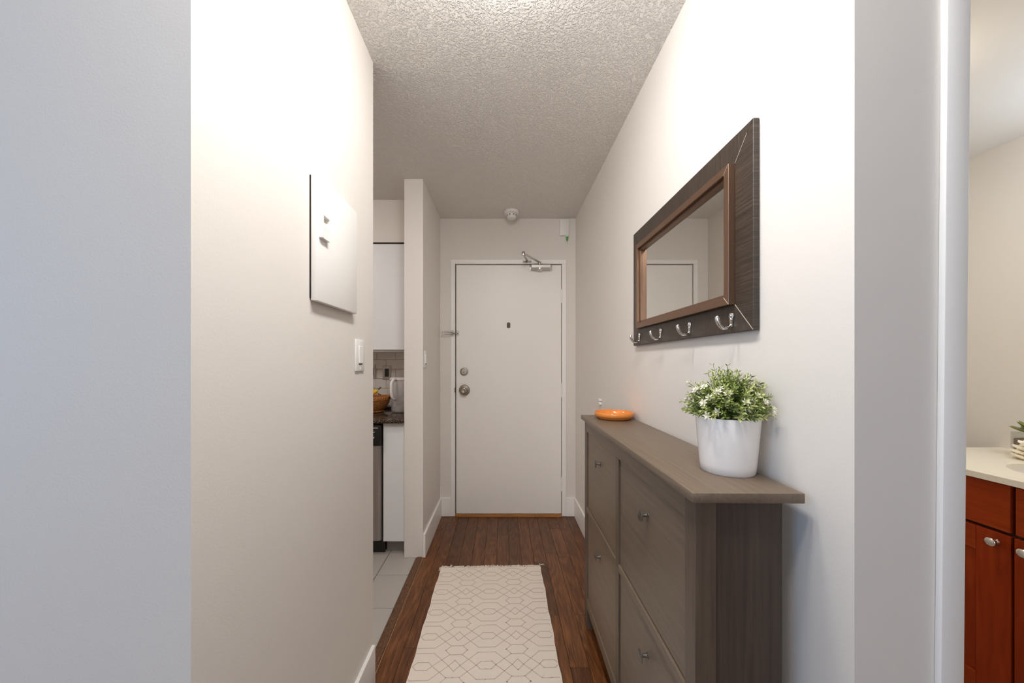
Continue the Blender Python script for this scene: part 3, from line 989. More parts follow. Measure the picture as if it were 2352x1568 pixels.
def leaf(bm, base, d, up, ln, wd):
    d = d.normalized()
    s = d.cross(up)
    if s.length < 1e-3:
        s = d.cross(Vector((1, 0, 0)))
    s.normalize()
    n = s.cross(d)
    p0 = base
    p1 = base + d * ln * 0.55 + n * ln * 0.10
    p2 = base + d * ln
    a = bm.verts.new(p0)
    t = bm.verts.new(p2)
    m0 = bm.verts.new(p1 - n * ln * 0.10)
    l = bm.verts.new(p1 + s * wd)
    r = bm.verts.new(p1 - s * wd)
    bm.faces.new((a, m0, l))
    bm.faces.new((m0, t, l))
    bm.faces.new((a, r, m0))
    bm.faces.new((m0, r, t))


NS = 430
for i in range(NS):
    u = (i + 0.5) / NS
    ph = i * 2.399963
    ct = 1 - u * 1.12
    st = math.sqrt(max(0, 1 - ct * ct))
    d = Vector((st * math.cos(ph), st * math.sin(ph), ct))
    d = (d + Vector((rnd.gauss(0, .10), rnd.gauss(0, .10), rnd.gauss(0, .08)))).normalized()
    rr = 0.070 + 0.023 * rnd.random()
    if rnd.random() < 0.06:
        rr += 0.012
    if rnd.random() < 0.30:
        rr -= 0.022
    c0 = Vector((PX, PY, RZ + 0.004))
    tip = c0 + Vector((d.x * rr * 0.98, d.y * rr * 0.98, max(0.004, d.z * rr * 1.13 + 0.002)))
    lim = XR - 0.009
    if tip.x > lim:
        tip.x = lim - rnd.random() * 0.012
    base = c0 + (tip - c0) * 0.35
    base.z = min(base.z, RZ + 0.03)
    dirv = (tip - base).normalized()
    tube(bms['stem'], [base, base.lerp(tip, .5) + Vector((0, 0, .004)), tip], 0.0007, 4)
    lowness = 1 - max(0.0, min(1.0, (tip.z - RZ) / 0.09))
    q = rnd.random()
    if rnd.random() < 0.17 and d.z > 0.0:
        kind = 'blossom'
    elif q < 0.16 + 0.18 * (rr < 0.07):
        kind = 'leaf_dark'
    elif q < 0.58:
        kind = 'leaf'
    else:
        kind = 'leaf_pale'
    if kind == 'blossom':
        sx = dirv.cross(Vector((0.3, 0.2, 1))).normalized()
        sy = dirv.cross(sx)
        for lay, (n_, ln, op) in enumerate(((6, 0.0112, 0.8), (5, 0.0095, 0.4))):
            for k in range(n_):
                a = 2 * math.pi * k / n_ + lay
                od = sx * math.cos(a) + sy * math.sin(a)
                v_ = (dirv * (1.05 - op) + od * op)
                bp_ = tip.copy()
                if bp_.x + v_.x * ln > XR - 0.002:
                    bp_.x = XR - 0.002 - max(0, v_.x * ln)
                leaf(bms['blossom'], bp_, v_, dirv, ln, 0.0024)
    else:
        narrow = rnd.random() < 0.45
        nl = 5
        for j in range(nl):
            t = 0.42 + 0.58 * j / (nl - 1)
            pb = base.lerp(tip, t)
            a0 = rnd.random() * 6.28
            sx = dirv.cross(Vector((0.3, 0.2, 1))).normalized()
            sy = dirv.cross(sx)
            for s_ in range(3):
                a = a0 + s_ * 2.1
                od = sx * math.cos(a) + sy * math.sin(a)
                v_ = dirv * (0.55 + 0.3 * (j == nl - 1)) + od * 0.8
                ln = rnd.uniform(0.009, 0.0135)
                if pb.x + v_.x * ln > XR - 0.002:
                    v_.x = -abs(v_.x) * 0.4
                kk = kind
                if j == nl - 1 and kind == 'leaf' and rnd.random() < .5:
                    kk = 'leaf_pale'
                if t < 0.6:
                    kk = 'leaf_dark'
                leaf(bms[kk], pb, v_, dirv, ln, 0.0013 if narrow else 0.0022)
for k, nm in (('leaf_dark', 'dark_leaves'), ('leaf', 'green_leaves'), ('leaf_pale', 'pale_leaves'), ('blossom', 'blossoms'), ('stem', 'stems')):
    o = mk(nm, bms[k], 'leaf' if k == 'stem' else k, pp)
    o['kind'] = 'stuff'
    o['label'] = {'leaf_dark': 'dark green inner leaves', 'leaf': 'fresh green small leaves', 'leaf_pale': 'pale yellow-green leaf tips', 'blossom': 'cream white star blossoms', 'stem': 'thin green stems'}[k]

# ------------------------------------------------------------------ runner rug
RXA, RXB, RYA, RYB = -0.378, 0.236, 0.72, 2.238
SHR = 0.028


def shear(bm):
    for v in bm.verts:
        v.co.y += SHR * (v.co.x + 0.07)
    return bm


rg = thing('runner_rug', (-0.07, 1.48, 0.0), 'cream woven runner rug with a grey lattice pattern and frayed end', 'rug')
b = B()
nx, ny = 16, 80
top = [[None] * (nx + 1) for _ in range(ny + 1)]
for j in range(ny + 1):
    for i in range(nx + 1):
        X = RXA + (RXB - RXA) * i / nx
        Y = RYA + (RYB - RYA) * j / ny
        if i in (0, nx):
            X += 0.0018 * math.sin(Y * 21 + i) + 0.0010 * math.sin(Y * 57)
        top[j][i] = b.verts.new((X, Y, 0.0042))
for j in range(ny):
    for i in range(nx):
        b.faces.new((top[j][i], top[j][i + 1], top[j + 1][i + 1], top[j + 1][i]))
ext = bmesh.ops.extrude_face_region(b, geom=b.faces[:])
for v in [g_ for g_ in ext['geom'] if isinstance(g_, bmesh.types.BMVert)]:
    v.co.z = 0.0003
mk('weave', shear(b), 'rug', rg)
# lattice
UX, UY = 0.2645, 0.1632
CX0, CY0 = -0.068, 2.0015
segs = []
for su in (-1, 1):
    for sv in (-1, 1):
        def S(p_, q_):
            segs.append(((su * p_[0], sv * p_[1]), (su * q_[0], sv * q_[1])))
        S((0.153, 0), (0.087, 0.12))          # small hexagon
        S((0.153, 0), (0.40, 0.35))           # diagonal to the pointed hexagon
        S((0.14, 0.415), (0.41, 0))           # big hexagon side to the diamond
        S((0.41, 0), (0.5, 0.17))             # diamond
        S((0.325, 0.5), (0.40, 0.35))         # pointed hexagon
        S((0.325, 0.5), (0.315, 0.5))
        S((0.0, 0.12), (0.087, 0.12))
        S((0.0, 0.415), (0.14, 0.415))
        S((0.40, 0.35), (0.5, 0.35))
LWD = 0.0036
b = B()
mxa, mxb, mya, myb = RXA + 0.006, RXB - 0.006, RYA + 0.012, RYB - 0.014


def clip(p0, p1):
    x0, y0 = p0
    x1, y1 = p1
    t0, t1 = 0.0, 1.0
    for pq in ((-(x1 - x0), x0 - mxa), (x1 - x0, mxb - x0), (-(y1 - y0), y0 - mya), (y1 - y0, myb - y0)):
        p_, q_ = pq
        if abs(p_) < 1e-12:
            if q_ < 0:
                return None
        else:
            r_ = q_ / p_
            if p_ < 0:
                t0 = max(t0, r_)
            else:
                t1 = min(t1, r_)
    if t0 >= t1:
        return None
    return ((x0 + t0 * (x1 - x0), y0 + t0 * (y1 - y0)), (x0 + t1 * (x1 - x0), y0 + t1 * (y1 - y0)))


for iu in range(-3, 4):
    for iv in range(-9, 4):
        for (a, c) in segs:
            p0 = (CX0 + (iu + a[0]) * UX, CY0 + (iv + a[1]) * UY)
            p1 = (CX0 + (iu + c[0]) * UX, CY0 + (iv + c[1]) * UY)
            r_ = clip(p0, p1)
            if not r_:
                continue
            (xa, ya), (xb, yb) = r_
            dx, dy = xb - xa, yb - ya
            ln = math.hypot(dx, dy)
            if ln < 1e-4:
                continue
            dx, dy = dx / ln, dy / ln
            ex = LWD * 0.35
            nx_, ny_ = -dy * LWD / 2, dx * LWD / 2
            z = 0.0046
            vs = [b.verts.new(v) for v in ((xa - dx * ex + nx_, ya - dy * ex + ny_, z), (xa - dx * ex - nx_, ya - dy * ex - ny_, z), (xb + dx * ex - nx_, yb + dy * ex - ny_, z), (xb + dx * ex + nx_, yb + dy * ex + ny_, z))]
            b.faces.new(vs)
ext = bmesh.ops.extrude_face_region(b, geom=b.faces[:])
for v in [g_ for g_ in ext['geom'] if isinstance(g_, bmesh.types.BMVert)]:
    v.co.z = 0.0040
o = mk('lattice_pattern', shear(b), 'rug_line', rg)
o['label'] = 'grey lattice of hexagons and diamonds woven into the rug'
# frayed fringe
b = B()
rf = random.Random(3)
for k in range(300):
    X = rf.uniform(RXA + 0.001, RXB - 0.001)
    ln = rf.uniform(0.008, 0.024) * (1.6 if rf.random() < 0.08 else 1)
    a = rf.gauss(0, 0.7)
    z = rf.uniform(0.0015, 0.006)
    p0 = (X, RYB - 0.003, z)
    p1 = (X + ln * .4 * math.sin(a), RYB + ln * .5, z + 0.003 * rf.random())
    p2 = (X + ln * math.sin(a), RYB + ln * math.cos(a), max(0.0015, z - .002))
    tube(b, [p0, p1, p2], rf.uniform(0.0013, 0.0026), 5)
for dx, dy in ((0.030, 0.022), (0.034, 0.012)):
    tube(b, [(RXB - 0.010, RYB, .003), (RXB - 0.002, RYB + 0.016, .004), (RXB - 0.012 + dx, RYB + dy + 0.008, .003), (RXB - 0.008 + dx, RYB + dy + 0.006, .002)], 0.0013, 5)
for k in range(6):
    tube(b, [(RXA + 0.003, RYB - 0.02 + 0.006 * k, .003), (RXA - 0.006 - 0.006 * rf.random(), RYB - 0.02 + 0.006 * k + rf.gauss(0, .004), .002)], 0.0014, 5)
o = mk('fringe', shear(b), 'rug', rg)
o['kind'] = 'stuff'

# ------------------------------------------------------------------ kitchen
KX1 = -0.640
YK = 2.655
struct('wall_kitchen_bulkhead', box(B(), -2.6, -0.638, YK, YD, 2.142, ZC), 'paint')
uc = thing('wall_cabinet', (-1.02, 2.82, 1.36), 'white flat-front kitchen wall cabinet above the countertop', 'cabinet')
mk('carcass', box(B(), -1.40, KX1, YK + 0.008, YD - 0.001, 1.362, 2.138), 'white_lam', uc)
mk('light_rail', bevel_all(box(B(), -1.40, KX1, YK - 0.004, YK + 0.016, 1.342, 1.362), 0.001), 'grey_toe', uc)
for (xa, xb) in ((-1.092, -0.6425), (-1.40, -1.096)):
    mk('cabinet_door', bevel_all(box(B(), xa, xb, YK - 0.012, YK + 0.006, 1.358, 2.128), 0.0015), 'white_lam', uc)

mk('gap_shade_strip', box(B(), -1.40, KX1, YK - 0.008, YK + 0.02, 2.1292, 2.1415), 'dark', uc)  # dark strip painted in as the shadow gap above the doors

bc = thing('base_cabinet', (-0.711, 2.70, 0.0), 'narrow white base cabinet between dishwasher and wall stub', 'cabinet')
mk('front_panel', bevel_all(box(B(), -0.781, -0.642, 2.380, 2.398, 0.093, 0.868), 0.0012), 'white_lam', bc)
mk('carcass', box(B(), -0.779, -0.642, 2.400, YD - 0.002, 0.095, 0.866), 'white_lam', bc)
mk('toe_kick', box(B(), -0.779, -0.642, 2.450, 2.466, 0.0, 0.094), 'grey_toe', bc)

dw = thing('dishwasher', (-1.09, 2.69, 0.0), 'stainless steel dishwasher with a black control panel', 'dishwasher')
mk('tub', box(B(), -1.388, -0.7835, 2.402, YD - 0.01, 0.10, 0.862), 'black', dw)
b = B()
prism(b, [(-1.386, 2.40), (-1.386, 2.376), (-1.36, 2.366), (-0.810, 2.366), (-0.797, 2.372), (-0.792, 2.384), (-0.792, 2.40)], 0.103, 0.722, 'Z')
mk('door_panel', b, 'steel', dw)
cp = mk('control_panel', bevel_all(box(B(), -1.386, -0.789, 2.352, 2.40, 0.724, 0.858), 0.008, 3), 'black', dw, smooth=True, angle=40)
mk('handle_edge', bevel_all(box(B(), -1.33, -0.806, 2.3495, 2.353, 0.838, 0.8425), 0.001), 'silver', cp)
b = tube(B(), [(-1.0, 2.351, 0.806), (-0.90, 2.351, 0.808), (-0.84, 2.351, 0.8125), (-0.826, 2.351, 0.8145)], 0.0014, 6)
mk('handle_line', b, 'silver', cp)
fc = bpy.data.curves.new('panel_print', 'FONT')
fc.body = 'w'
fc.size = 0.026
fc.extrude = 0.0002
fo = bpy.data.objects.new('panel_print_tmp', fc)
col.objects.link(fo)
dg = bpy.context.evaluated_depsgraph_get()
me = bpy.data.meshes.new_from_object(fo.evaluated_get(dg))
bpy.data.objects.remove(fo)
b = B()
b.from_mesh(me)
bmesh.ops.rotate(b, verts=b.verts, matrix=Matrix.Rotation(R(90), 3, 'X'))
bmesh.ops.translate(b, verts=b.verts, vec=(-0.8475, 2.3517, 0.772))
mk('panel_print', b, 'print', cp)
mk('kick_plate', box(B(), -1.386, -0.7845, 2.425, 2.44, 0.0, 0.101), 'black', dw)

ct = mk('countertop', bevel_all(box(B(), -1.75, KX1, 2.348, YD - 0.0085, 0.871, 0.891), 0.002, 2), 'granite', smooth=True, angle=40)
tag(ct, 'dark speckled granite kitchen countertop', 'countertop')
# base units further left, hidden by the hall wall, carrying the counter
b2 = thing('base_cabinet', (-1.57, 2.70, 0), 'white base cabinet left of the dishwasher', 'cabinet')
mk('carcass', box(B(), -1.75, -1.392, 2.40, YD - 0.01, 0.0, 0.870), 'white_lam', b2)
mk('cabinet_door', bevel_all(box(B(), -1.748, -1.394, 2.38, 2.398, 0.093, 0.868), 0.0012), 'white_lam', b2)

# subway tile backsplash on the back wall
bs = struct('wall_backsplash', box(B(), -1.75, KX1, YD - 0.004, YD, 0.892, 1.36), 'grout')
TW, TH = 0.1555, 0.0782
z1 = 1.290 + TH
rw = 0
ZT = 1.289
zs = [ZT - TH * k for k in range(-1, 6)]
for k, z0 in enumerate(zs):
    za, zb = max(z0, 0.893), min(z0 + TH, 1.36)
    if zb - za < 0.01:
        continue
    off = -0.9586 if k % 2 == 0 else -0.8805
    i = -6
    while True:
        xa = off + i * TW
        xb = xa + TW
        i += 1
        if xa > KX1 - 0.01:
            break
        xa2, xb2 = max(xa, -1.75), min(xb, KX1)
        if xb2 - xa2 < 0.012:
            continue
        mk('wall_tile', box(B(), xa2 + .0012, xb2 - .0012, YD - 0.0085, YD - 0.003, za + .0012, zb - .0012, 0.0008), 'subway', bs)


def outlet(xc, zc, label, name, cat):
    t = thing(name, (xc, YD - 0.011, zc - 0.058), label, cat)
    mk('plate', bevel_all(box(B(), xc - 0.0345, xc + 0.0345, YD - 0.014, YD - 0.0085, zc - 0.058, zc + 0.058), 0.002), 'steel', t)
    return t


t = outlet(-0.951, 1.182, 'brushed steel switch plate with a black rocker on the backsplash', 'kitchen_switch', 'light switch')
mk('rocker', bevel_all(box(B(), -0.951 - 0.0165, -0.951 + 0.0165, YD - 0.018, YD - 0.013, 1.182 - 0.033, 1.182 + 0.033), 0.001), 'black', t)
for s in (-1, 1):
    mk('screw', lathe(B(), [(0.003, 0), (0.0025, 0.0012), (0, 0.0012)], (-0.951, YD - 0.014, 1.182 + s * 0.049), '-Y', 10), 'nickel', t)
t = outlet(-1.076, 1.190, 'brushed steel outlet plate cut off by the left wall edge', 'outlet_plate', 'outlet')
mk('socket_face', bevel_all(box(B(), -1.076 - 0.0165, -1.076 + 0.0165, YD - 0.017, YD - 0.013, 1.157, 1.223), 0.001), 'black', t)

# wicker basket
BX, BY, BZ = -1.012, 2.755, 0.891
bk_ = thing('wicker_basket', (BX, BY, BZ), 'round honey-coloured wicker basket holding bananas on the counter', 'basket')


def brad(t):
    return 0.094 + 0.054 * (math.sin(t * math.pi / 2) ** 0.85)


HB = 0.112
mk('shell', lathe(B(), [(0, 0.004), (0.094, 0.004)] + [(brad(t / 8) - 0.004, 0.006 + (HB - 0.008) * t / 8) for t in range(9)] + [(brad(1) - 0.009, HB - 0.004)] + [(brad(t / 8) - 0.009, 0.012 + (HB - 0.016) * t / 8) for t in range(7, -1, -1)] + [(0, 0.012)], (BX, BY, BZ), 'Z', 48), 'wicker', bk_, smooth=True, angle=50)
NW = 12
for k in range(NW):
    t = (k + 0.8) / (NW + 0.6)
    pts = []
    for i in range(96):
        a = 2 * math.pi * i / 96
        rr = brad(t) + 0.0014 + 0.0022 * math.sin(24 * a + math.pi * (k % 2))
        pts.append((BX + rr * math.cos(a), BY + rr * math.sin(a), BZ + 0.010 + (HB - 0.020) * t))
    mk('weaver', tube(B(), pts, 0.0036, 6, closed=True), 'wicker', bk_, smooth=True)
for (zz, rr, r0, n_) in ((HB, brad(1) + 0.001, 0.0066, 22), (HB - 0.011, brad(1) + 0.0015, 0.0058, 22), (0.0105, 0.100, 0.0055, 20)):
    for ph in (0, math.pi):
        pts = []
        for i in range(176):
            a = 2 * math.pi * i / 176
            r_ = rr + 0.0045 * math.cos(n_ * a + ph)
            pts.append((BX + r_ * math.cos(a), BY + r_ * math.sin(a), BZ + zz + 0.0042 * math.sin(n_ * a + ph)))
        mk('braid', tube(B(), pts, r0, 6, closed=True), 'wicker', bk_, smooth=True)
mk('rim_highlight', lathe(B(), [(brad(1) - 0.009, HB - 0.03), (brad(1) - 0.004, HB + 0.006), (brad(1) - 0.001, HB + 0.0075), (brad(1) + 0.001, HB + 0.006), (brad(1) - 0.003, HB - 0.005)], (BX, BY, BZ), 'Z', 48), 'rim_highlight', bk_, smooth=True)  # pale ring drawn in for the highlight along the basket rim


def banana(pts, r0, mat, label):
    pts = [Vector(p_) for p_ in pts]
    # smooth quadratic through three control points
    path, rad = [], []
    for k in range(15):
        t = k / 14
        p_ = pts[0] * (1 - t) ** 2 + pts[1] * 2 * t * (1 - t) + pts[2] * t * t
        path.append(p_)
        rad.append(r0 * (0.30 + 0.70 * math.sin(math.pi * min(1, 0.10 + t * 0.86)) ** 0.6) if 0 < k < 13 else r0 * 0.24)
    c = min(pts, key=lambda v: v.z)
    t_ = thing('banana', c, label, 'banana', 'bananas in the basket')
    mk('skin', tube(B(), path, rad, 9), mat, t_, smooth=True, angle=38)
    e = path[-1]
    d = (path[-1] - path[-3]).normalized()
    mk('stem', tube(B(), [e - d * 0.004, e + d * 0.007, e + d * 0.018 + Vector((0.002, 0, 0.002))], [r0 * .30, r0 * .24, r0 * .30], 7), 'banana_tip', t_, smooth=True, angle=40)


ZB = BZ + HB
banana([(-1.09, 2.735, ZB + 0.024), (-0.985, 2.725, ZB + 0.004), (-0.927, 2.722, ZB + 0.064)], 0.0185, 'banana', 'yellow banana with its dark stem standing up at the basket rim')
banana([(-1.10, 2.668, ZB + 0.022), (-1.03, 2.660, ZB + 0.095), (-0.965, 2.668, ZB + 0.022)], 0.0165, 'banana_green', 'greenish banana arching over the near side of the basket')
banana([(-1.09, 2.80, ZB + 0.022), (-1.02, 2.81, ZB + 0.075), (-0.955, 2.80, ZB + 0.022)], 0.0175, 'banana', 'yellow banana at the back of the basket')

# water filter pitcher
WX, WYp, WZ = -0.752, 2.735, 0.891
wp_ = thing('water_pitcher', (WX, WYp, WZ), 'clear water filter pitcher with a white handle beside the basket', 'pitcher')


def oval(prof, sx, sy, seg=40):
    b_ = lathe(B(), prof, (0, 0, 0), 'Z', seg)
    for v in b_.verts:
        v.co = Vector((WX + v.co.x * sx, WYp + v.co.y * sy, WZ + v.co.z))
    return b_


mk('body', oval([(0, 0.001), (0.070, 0.001), (0.080, 0.006), (0.084, 0.018), (0.094, 0.245), (0.0915, 0.245), (0.0815, 0.020), (0.077, 0.010), (0.068, 0.006), (0, 0.006)], 1.0, 0.62), 'clear', wp_, smooth=True, angle=60)
mk('water', oval([(0, 0.0065), (0.067, 0.0065), (0.076, 0.0105), (0.0805, 0.020), (0.0840, 0.080), (0, 0.080)], 0.995, 0.615), 'water', wp_, smooth=True, angle=60)
mk('reservoir', oval([(0.088, 0.238), (0.078, 0.130), (0.030, 0.112), (0, 0.112)], 0.98, 0.60), 'frost', wp_, smooth=True, angle=60)
mk('filter', lathe(B(), [(0, 0.055), (0.020, 0.055), (0.024, 0.07), (0.024, 0.17), (0, 0.17)], (WX + 0.012, WYp - 0.005, WZ), 'Z', 20), 'white_pl', wp_, smooth=True, angle=40)
mk('lid', oval([(0, 0.262), (0.085, 0.262), (0.095, 0.258), (0.0965, 0.251), (0.095, 0.245), (0, 0.245)], 1.0, 0.64), 'white_pl', wp_, smooth=True, angle=50)
# the handle stands off the near left side of the jug
hp = [(WX - 0.030, WYp - 0.045, WZ + 0.252), (WX - 0.046, WYp - 0.075, WZ + 0.250), (WX - 0.056, WYp - 0.092, WZ + 0.228), (WX - 0.057, WYp - 0.096, WZ + 0.170), (WX - 0.054, WYp - 0.094, WZ + 0.130), (WX - 0.046, WYp - 0.082, WZ + 0.108), (WX - 0.036, WYp - 0.055, WZ + 0.100)]
b = tube(B(), hp, [0.009, 0.0100, 0.0108, 0.0108, 0.0105, 0.0095, 0.008], 12)
mk('handle', b, 'white_pl', wp_, smooth=True)

# ------------------------------------------------------------------ bathroom
VX, VWX = 1.685, 2.266
VY1, VY0 = 1.640, 0.755
vt = thing('vanity', (1.97, 1.2, 0), 'cherry-stained wooden bathroom vanity with oval knobs', 'vanity')
mk('carcass', box(B(), VX + 0.02, VWX - 0.001, VY0, VY1, 0.07, 0.690), simple('dark_vanity_carcass', (0.035, 0.006, 0.002), 0.6), vt)
mk('toe_kick', box(B(), VX + 0.07, VWX - 0.001, VY0, VY1, 0.0, 0.07), 'dark', vt)
mk('front_frame', box(B(), VX + 0.0195, VX + 0.04, VY0, VY1, 0.690, 0.855), 'dark', vt)
for ya_ in (VY0, VY1 - 0.018):
    mk('side_panel', box(B(), VX + 0.04, VWX - 0.001, ya_, ya_ + 0.018, 0.690, 0.8555), 'cherry_z', vt)
units = ((1.203, VY1 - 0.004, 1.238), (VY0 + 0.004, 1.196, 1.161))
for (ya, yb, ky) in units:
    dwr = mk('drawer_front', bevel_all(box(B(), VX, VX + 0.019, ya + (0.003 if ya > 1 else 0), yb - (0.003 if ya < 1 else 0), 0.695, 0.852), 0.0015), 'cherry_y', vt)
    za, zb = 0.078, 0.684
    SW = 0.09
    door = mk('cabinet_door', box(B(), VX + 0.007, VX + 0.014, ya + SW - 0.005, yb - SW + 0.005, za + 0.08, zb - 0.08), 'cherry_z', vt)
    for (p0, p1) in ((ya, ya + SW), (yb - SW, yb)):
        mk('door_stile', bevel_all(box(B(), VX, VX + 0.019, p0 + 0.001, p1 - 0.0003, za, zb), 0.0010), 'cherry_z', door)
    for (q0, q1) in ((zb - 0.085, zb), (za, za + 0.085)):
        mk('door_rail', bevel_all(box(B(), VX, VX + 0.019, ya + SW + 0.0003, yb - SW - 0.0003, q0, q1), 0.0010), 'cherry_y', door)
    b = lathe(B(), [(0.0095, 0), (0.0095, 0.002), (0.0060, 0.005), (0.0052, 0.012), (0.0065, 0.016), (0.0140, 0.019), (0.0165, 0.0225), (0.0150, 0.026), (0.008, 0.0285), (0, 0.029)], (0, 0, 0), '-X', 28)
    for v in b.verts:
        f_ = 1.0 if v.co.x > -0.014 else 1.25
        v.co = Vector((VX + v.co.x, ky + v.co.y * (1.0 if v.co.x > -0.014 else 0.8), 0.652 + v.co.z * (1.0 if v.co.x > -0.014 else 0.9)))
    # oval head laid level
    for v in b.verts:
        if v.co.x < VX - 0.014:
            v.co.y = ky + (v.co.y - ky) * 1.2
    mk('knob', b, 'chrome', door, smooth=True, angle=60)

vc = thing('vanity_counter', (1.95, 1.2, 0.856), 'cream vanity countertop with an undermount oval sink', 'countertop')
# counter slab with an oval cut-out, built as a ring of quads
SXc, SYc, SRx, SRy = 1.955, 1.165, 0.165, 0.215
b = B()
seg = 64
cz_t, cz_b = 0.878, 0.857
outer = (VX - 0.014, VWX - 0.0005, VY0, VY1 + 0.012)


def rect_pt(a):
    dx, dy = math.cos(a), math.sin(a)
    ts = []
    if dx > 1e-9:
        ts.append((outer[1] - SXc) / dx)
    if dx < -1e-9:
        ts.append((outer[0] - SXc) / dx)
    if dy > 1e-9:
        ts.append((outer[3] - SYc) / dy)
    if dy < -1e-9:
        ts.append((outer[2] - SYc) / dy)
    t = min(ts)
    return SXc + dx * t, SYc + dy * t


angs = sorted([2 * math.pi * i / seg for i in range(seg)] + [math.atan2(yy - SYc, xx - SXc) % (2 * math.pi) for xx in outer[:2] for yy in outer[2:]])
vo_t, vi_t, vo_b, vi_b = [], [], [], []
for a in angs:
    ox, oy = rect_pt(a)
    k = 1 / math.sqrt((math.cos(a) / SRx) ** 2 + (math.sin(a) / SRy) ** 2)
    ix, iy = SXc + math.cos(a) * k, SYc + math.sin(a) * k
    vo_t.append(b.verts.new((ox, oy, cz_t)))
    vo_b.append(b.verts.new((ox, oy, cz_b)))
    vi_t.append(b.verts.new((ix, iy, cz_t)))
    vi_b.append(b.verts.new((ix, iy, cz_b)))
n = len(angs)
for i in range(n):
    j = (i + 1) % n
    b.faces.new((vo_t[i], vo_t[j], vi_t[j], vi_t[i]))
    b.faces.new((vo_b[i], vi_b[i], vi_b[j], vo_b[j]))
    b.faces.new((vo_t[i], vo_b[i], vo_b[j], vo_t[j]))
    b.faces.new((vi_t[i], vi_t[j], vi_b[j], vi_b[i]))
mk('slab', b, 'quartz', vc)
b = lathe(B(), [(1.0, 0.0), (0.99, -0.02), (0.93, -0.08), (0.75, -0.125), (0.4, -0.145), (0.06, -0.150), (0, -0.150)], (0, 0, 0), 'Z', 48)
for v in b.verts:
    v.co = Vector((SXc + v.co.x * (SRx + 0.002), SYc + v.co.y * (SRy + 0.002), 0.8565 + v.co.z))
mk('sink_bowl', b, 'white_gloss', vc, smooth=True)

# succulent in a glass cube
GX, GY, GZ = 2.168, 1.478, 0.878
sp = thing('potted_succulent', (GX, GY, GZ), 'olive green succulent in a square glass of brown pebbles', 'potted plant')
b = B()
h_ = 0.042
gh = 0.098
box(b, GX - h_, GX + h_, GY - h_, GY + h_, GZ + 0.0005, GZ + 0.006)
for (xa, xb, ya, yb) in ((GX - h_, GX - h_ + .004, GY - h_, GY + h_), (GX + h_ - .004, GX + h_, GY - h_, GY + h_), (GX - h_ + .004, GX + h_ - .004, GY - h_, GY - h_ + .004), (GX - h_ + .004, GX + h_ - .004, GY + h_ - .004, GY + h_)):
    box(b, xa, xb, ya, yb, GZ + 0.006, GZ + gh)
mk('glass_cube', b, 'glass', sp)
mk('pebbles', bevel_all(box(B(), GX - h_ + .0045, GX + h_ - .0045, GY - h_ + .0045, GY + h_ - .0045, GZ + 0.0065, GZ + 0.072), 0.004, 2), 'pebble', sp, smooth=True)


def fat_leaf(base, d, ln, wd, th):
    d = d.normalized()
    s = d.cross(Vector((0, 0, 1))).normalized()
    n_ = s.cross(d)
    b_ = B()
    rings = []
    for k in range(8):
        t = k / 7
        w_ = wd * (math.sin(math.pi * min(1, 0.12 + 0.86 * t)) ** 0.8) * (1 - 0.25 * t)
        if k == 7:
            w_ = wd * 0.03
        c_ = base + d * ln * t + n_ * (0.10 * ln * t * t)
        rings.append([b_.verts.new(c_ + s * w_ * math.cos(a) + n_ * (th * w_ / wd) * math.sin(a)) for a in [2 * math.pi * i / 8 for i in range(8)]])
    for r0, r1 in zip(rings[:-1], rings[1:]):
        for i in range(8):
            b_.faces.new((r0[i], r0[(i + 1) % 8], r1[(i + 1) % 8], r1[i]))
    b_.faces.new(rings[0][::-1])
    b_.faces.new(rings[-1])
    return b_


rs = random.Random(8)
for ring, (n_, el, ln, wd, zz) in enumerate(((8, 14, 0.070, 0.021, 0.096), (7, 32, 0.058, 0.019, 0.106), (5, 58, 0.042, 0.015, 0.112))):
    for k in range(n_):
        a = 2 * math.pi * (k + 0.5 * ring) / n_ + 0.25
        d = Vector((math.cos(a) * math.cos(R(el)), math.sin(a) * math.cos(R(el)), math.sin(R(el))))
        mk('leaf', fat_leaf(Vector((GX, GY, GZ + zz)), d, ln * rs.uniform(.92, 1.08), wd, 0.006), 'succulent', sp, smooth=True)
pts = [(GX - 0.046 + 0.0 * k, GY - 0.02 + 0.013 * math.cos(R(30 * k)), GZ + 0.104 + 0.010 * math.sin(R(30 * k)) + 0.0) for k in range(12)]
mk('string_loop', tube(B(), pts, 0.0012, 6, closed=True), 'string', sp, smooth=True)

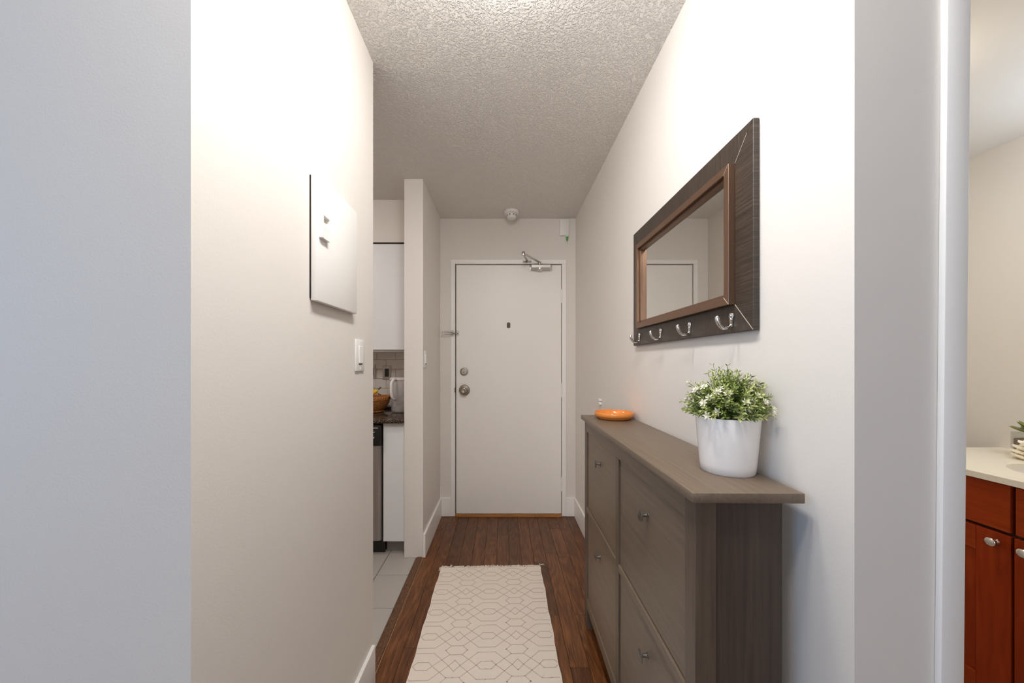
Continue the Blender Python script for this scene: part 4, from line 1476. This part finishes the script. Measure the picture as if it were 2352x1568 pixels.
# fluted shell ornament in front of the glass
HX, HY, HZ = 2.075, 1.425, 0.878
sh = thing('seashell_ornament', (HX, HY, HZ), 'ivory fluted seashell with frilled tiers beside the sink', 'seashell')
for tier, (r0, z0, off) in enumerate(((0.052, 0.000, 0.0), (0.058, 0.016, 0.006), (0.050, 0.034, 0.003), (0.032, 0.054, -0.004))):
    b = B()
    cx_, cy_ = HX + off, HY
    n_ = 40
    ca = b.verts.new((cx_, cy_, HZ + z0 + 0.003))
    cb_ = b.verts.new((cx_, cy_, HZ + z0 + 0.016))
    lo, up = [], []
    for i in range(n_):
        a = 2 * math.pi * i / n_
        fl_ = 0.5 + 0.5 * math.cos(a * 9 + tier * 1.1)
        r_ = r0 * (0.72 + 0.28 * fl_)
        zt = z0 + 0.012 + 0.008 * fl_
        lo.append(b.verts.new((cx_ + r_ * math.cos(a) * .85, cy_ + r_ * math.sin(a), HZ + zt - 0.004)))
        up.append(b.verts.new((cx_ + r_ * 0.97 * math.cos(a) * .85, cy_ + r_ * 0.97 * math.sin(a), HZ + zt + 0.0015)))
    mid_lo = [b.verts.new((cx_ + r0 * .5 * math.cos(2 * math.pi * i / n_) * .85, cy_ + r0 * .5 * math.sin(2 * math.pi * i / n_), HZ + z0 + 0.0005)) for i in range(n_)]
    for i in range(n_):
        j = (i + 1) % n_
        b.faces.new((ca, mid_lo[j], mid_lo[i]))
        b.faces.new((mid_lo[i], mid_lo[j], lo[j], lo[i]))
        b.faces.new((lo[i], lo[j], up[j], up[i]))
        b.faces.new((up[i], up[j], cb_))
    mk('frilled_tier', b, 'shell', sh, smooth=True, angle=50)

# vanity wall lamp (outside the frame, lights the bathroom)
vl = thing('vanity_lamp', (2.21, 0.98, 1.93), 'vanity wall lamp beside the bathroom mirror out of view', 'lamp')
mk('wall_plate', bevel_all(box(B(), 2.246, 2.2655, 0.93, 1.03, 1.93, 2.03), 0.004), 'chrome', vl)
mk('stem', tube(B(), [(2.25, 0.98, 1.98), (2.19, 0.98, 1.98), (2.17, 0.98, 1.995)], 0.006, 8), 'chrome', vl, smooth=True)
M['vlamp'] = emit('lit_vanity_globe', LAMP_BATH_COL, LAMP_BATH / (math.pi * 4 * math.pi * 0.05 ** 2))
mk('globe', lathe(B(), [(0, -0.05)] + [(0.05 * math.cos(R(a)), 0.05 * math.sin(R(a))) for a in range(-60, 90, 30)] + [(0, 0.05)], (2.165, 0.98, 2.045), 'Z', 12), 'vlamp', vl, smooth=True)

bl = thing('bathroom_fill_lamp', (1.30, 1.35, 2.19), 'round bathroom ceiling lamp added for fill, unseen behind the right wall', 'lamp')  # unseen lamp, added as fill for the lower bathroom wall
M['bathroom_fill'] = emit('lit_bathroom_fill_diffuser', FILL_BATH_CEILING_COL, FILL_BATH_CEILING / (math.pi * math.pi * 0.14 ** 2))
mk('base', lathe(B(), [(0, 0), (0.16, 0), (0.16, -0.02), (0, -0.02)], (1.30, 1.35, ZBC), 'Z', 32), 'white_pl', bl)
mk('fill_diffuser', lathe(B(), [(0.15, -0.02), (0.14, -0.045), (0.10, -0.06), (0, -0.065)], (1.30, 1.35, ZBC), 'Z', 16), 'bathroom_fill', bl, smooth=True)
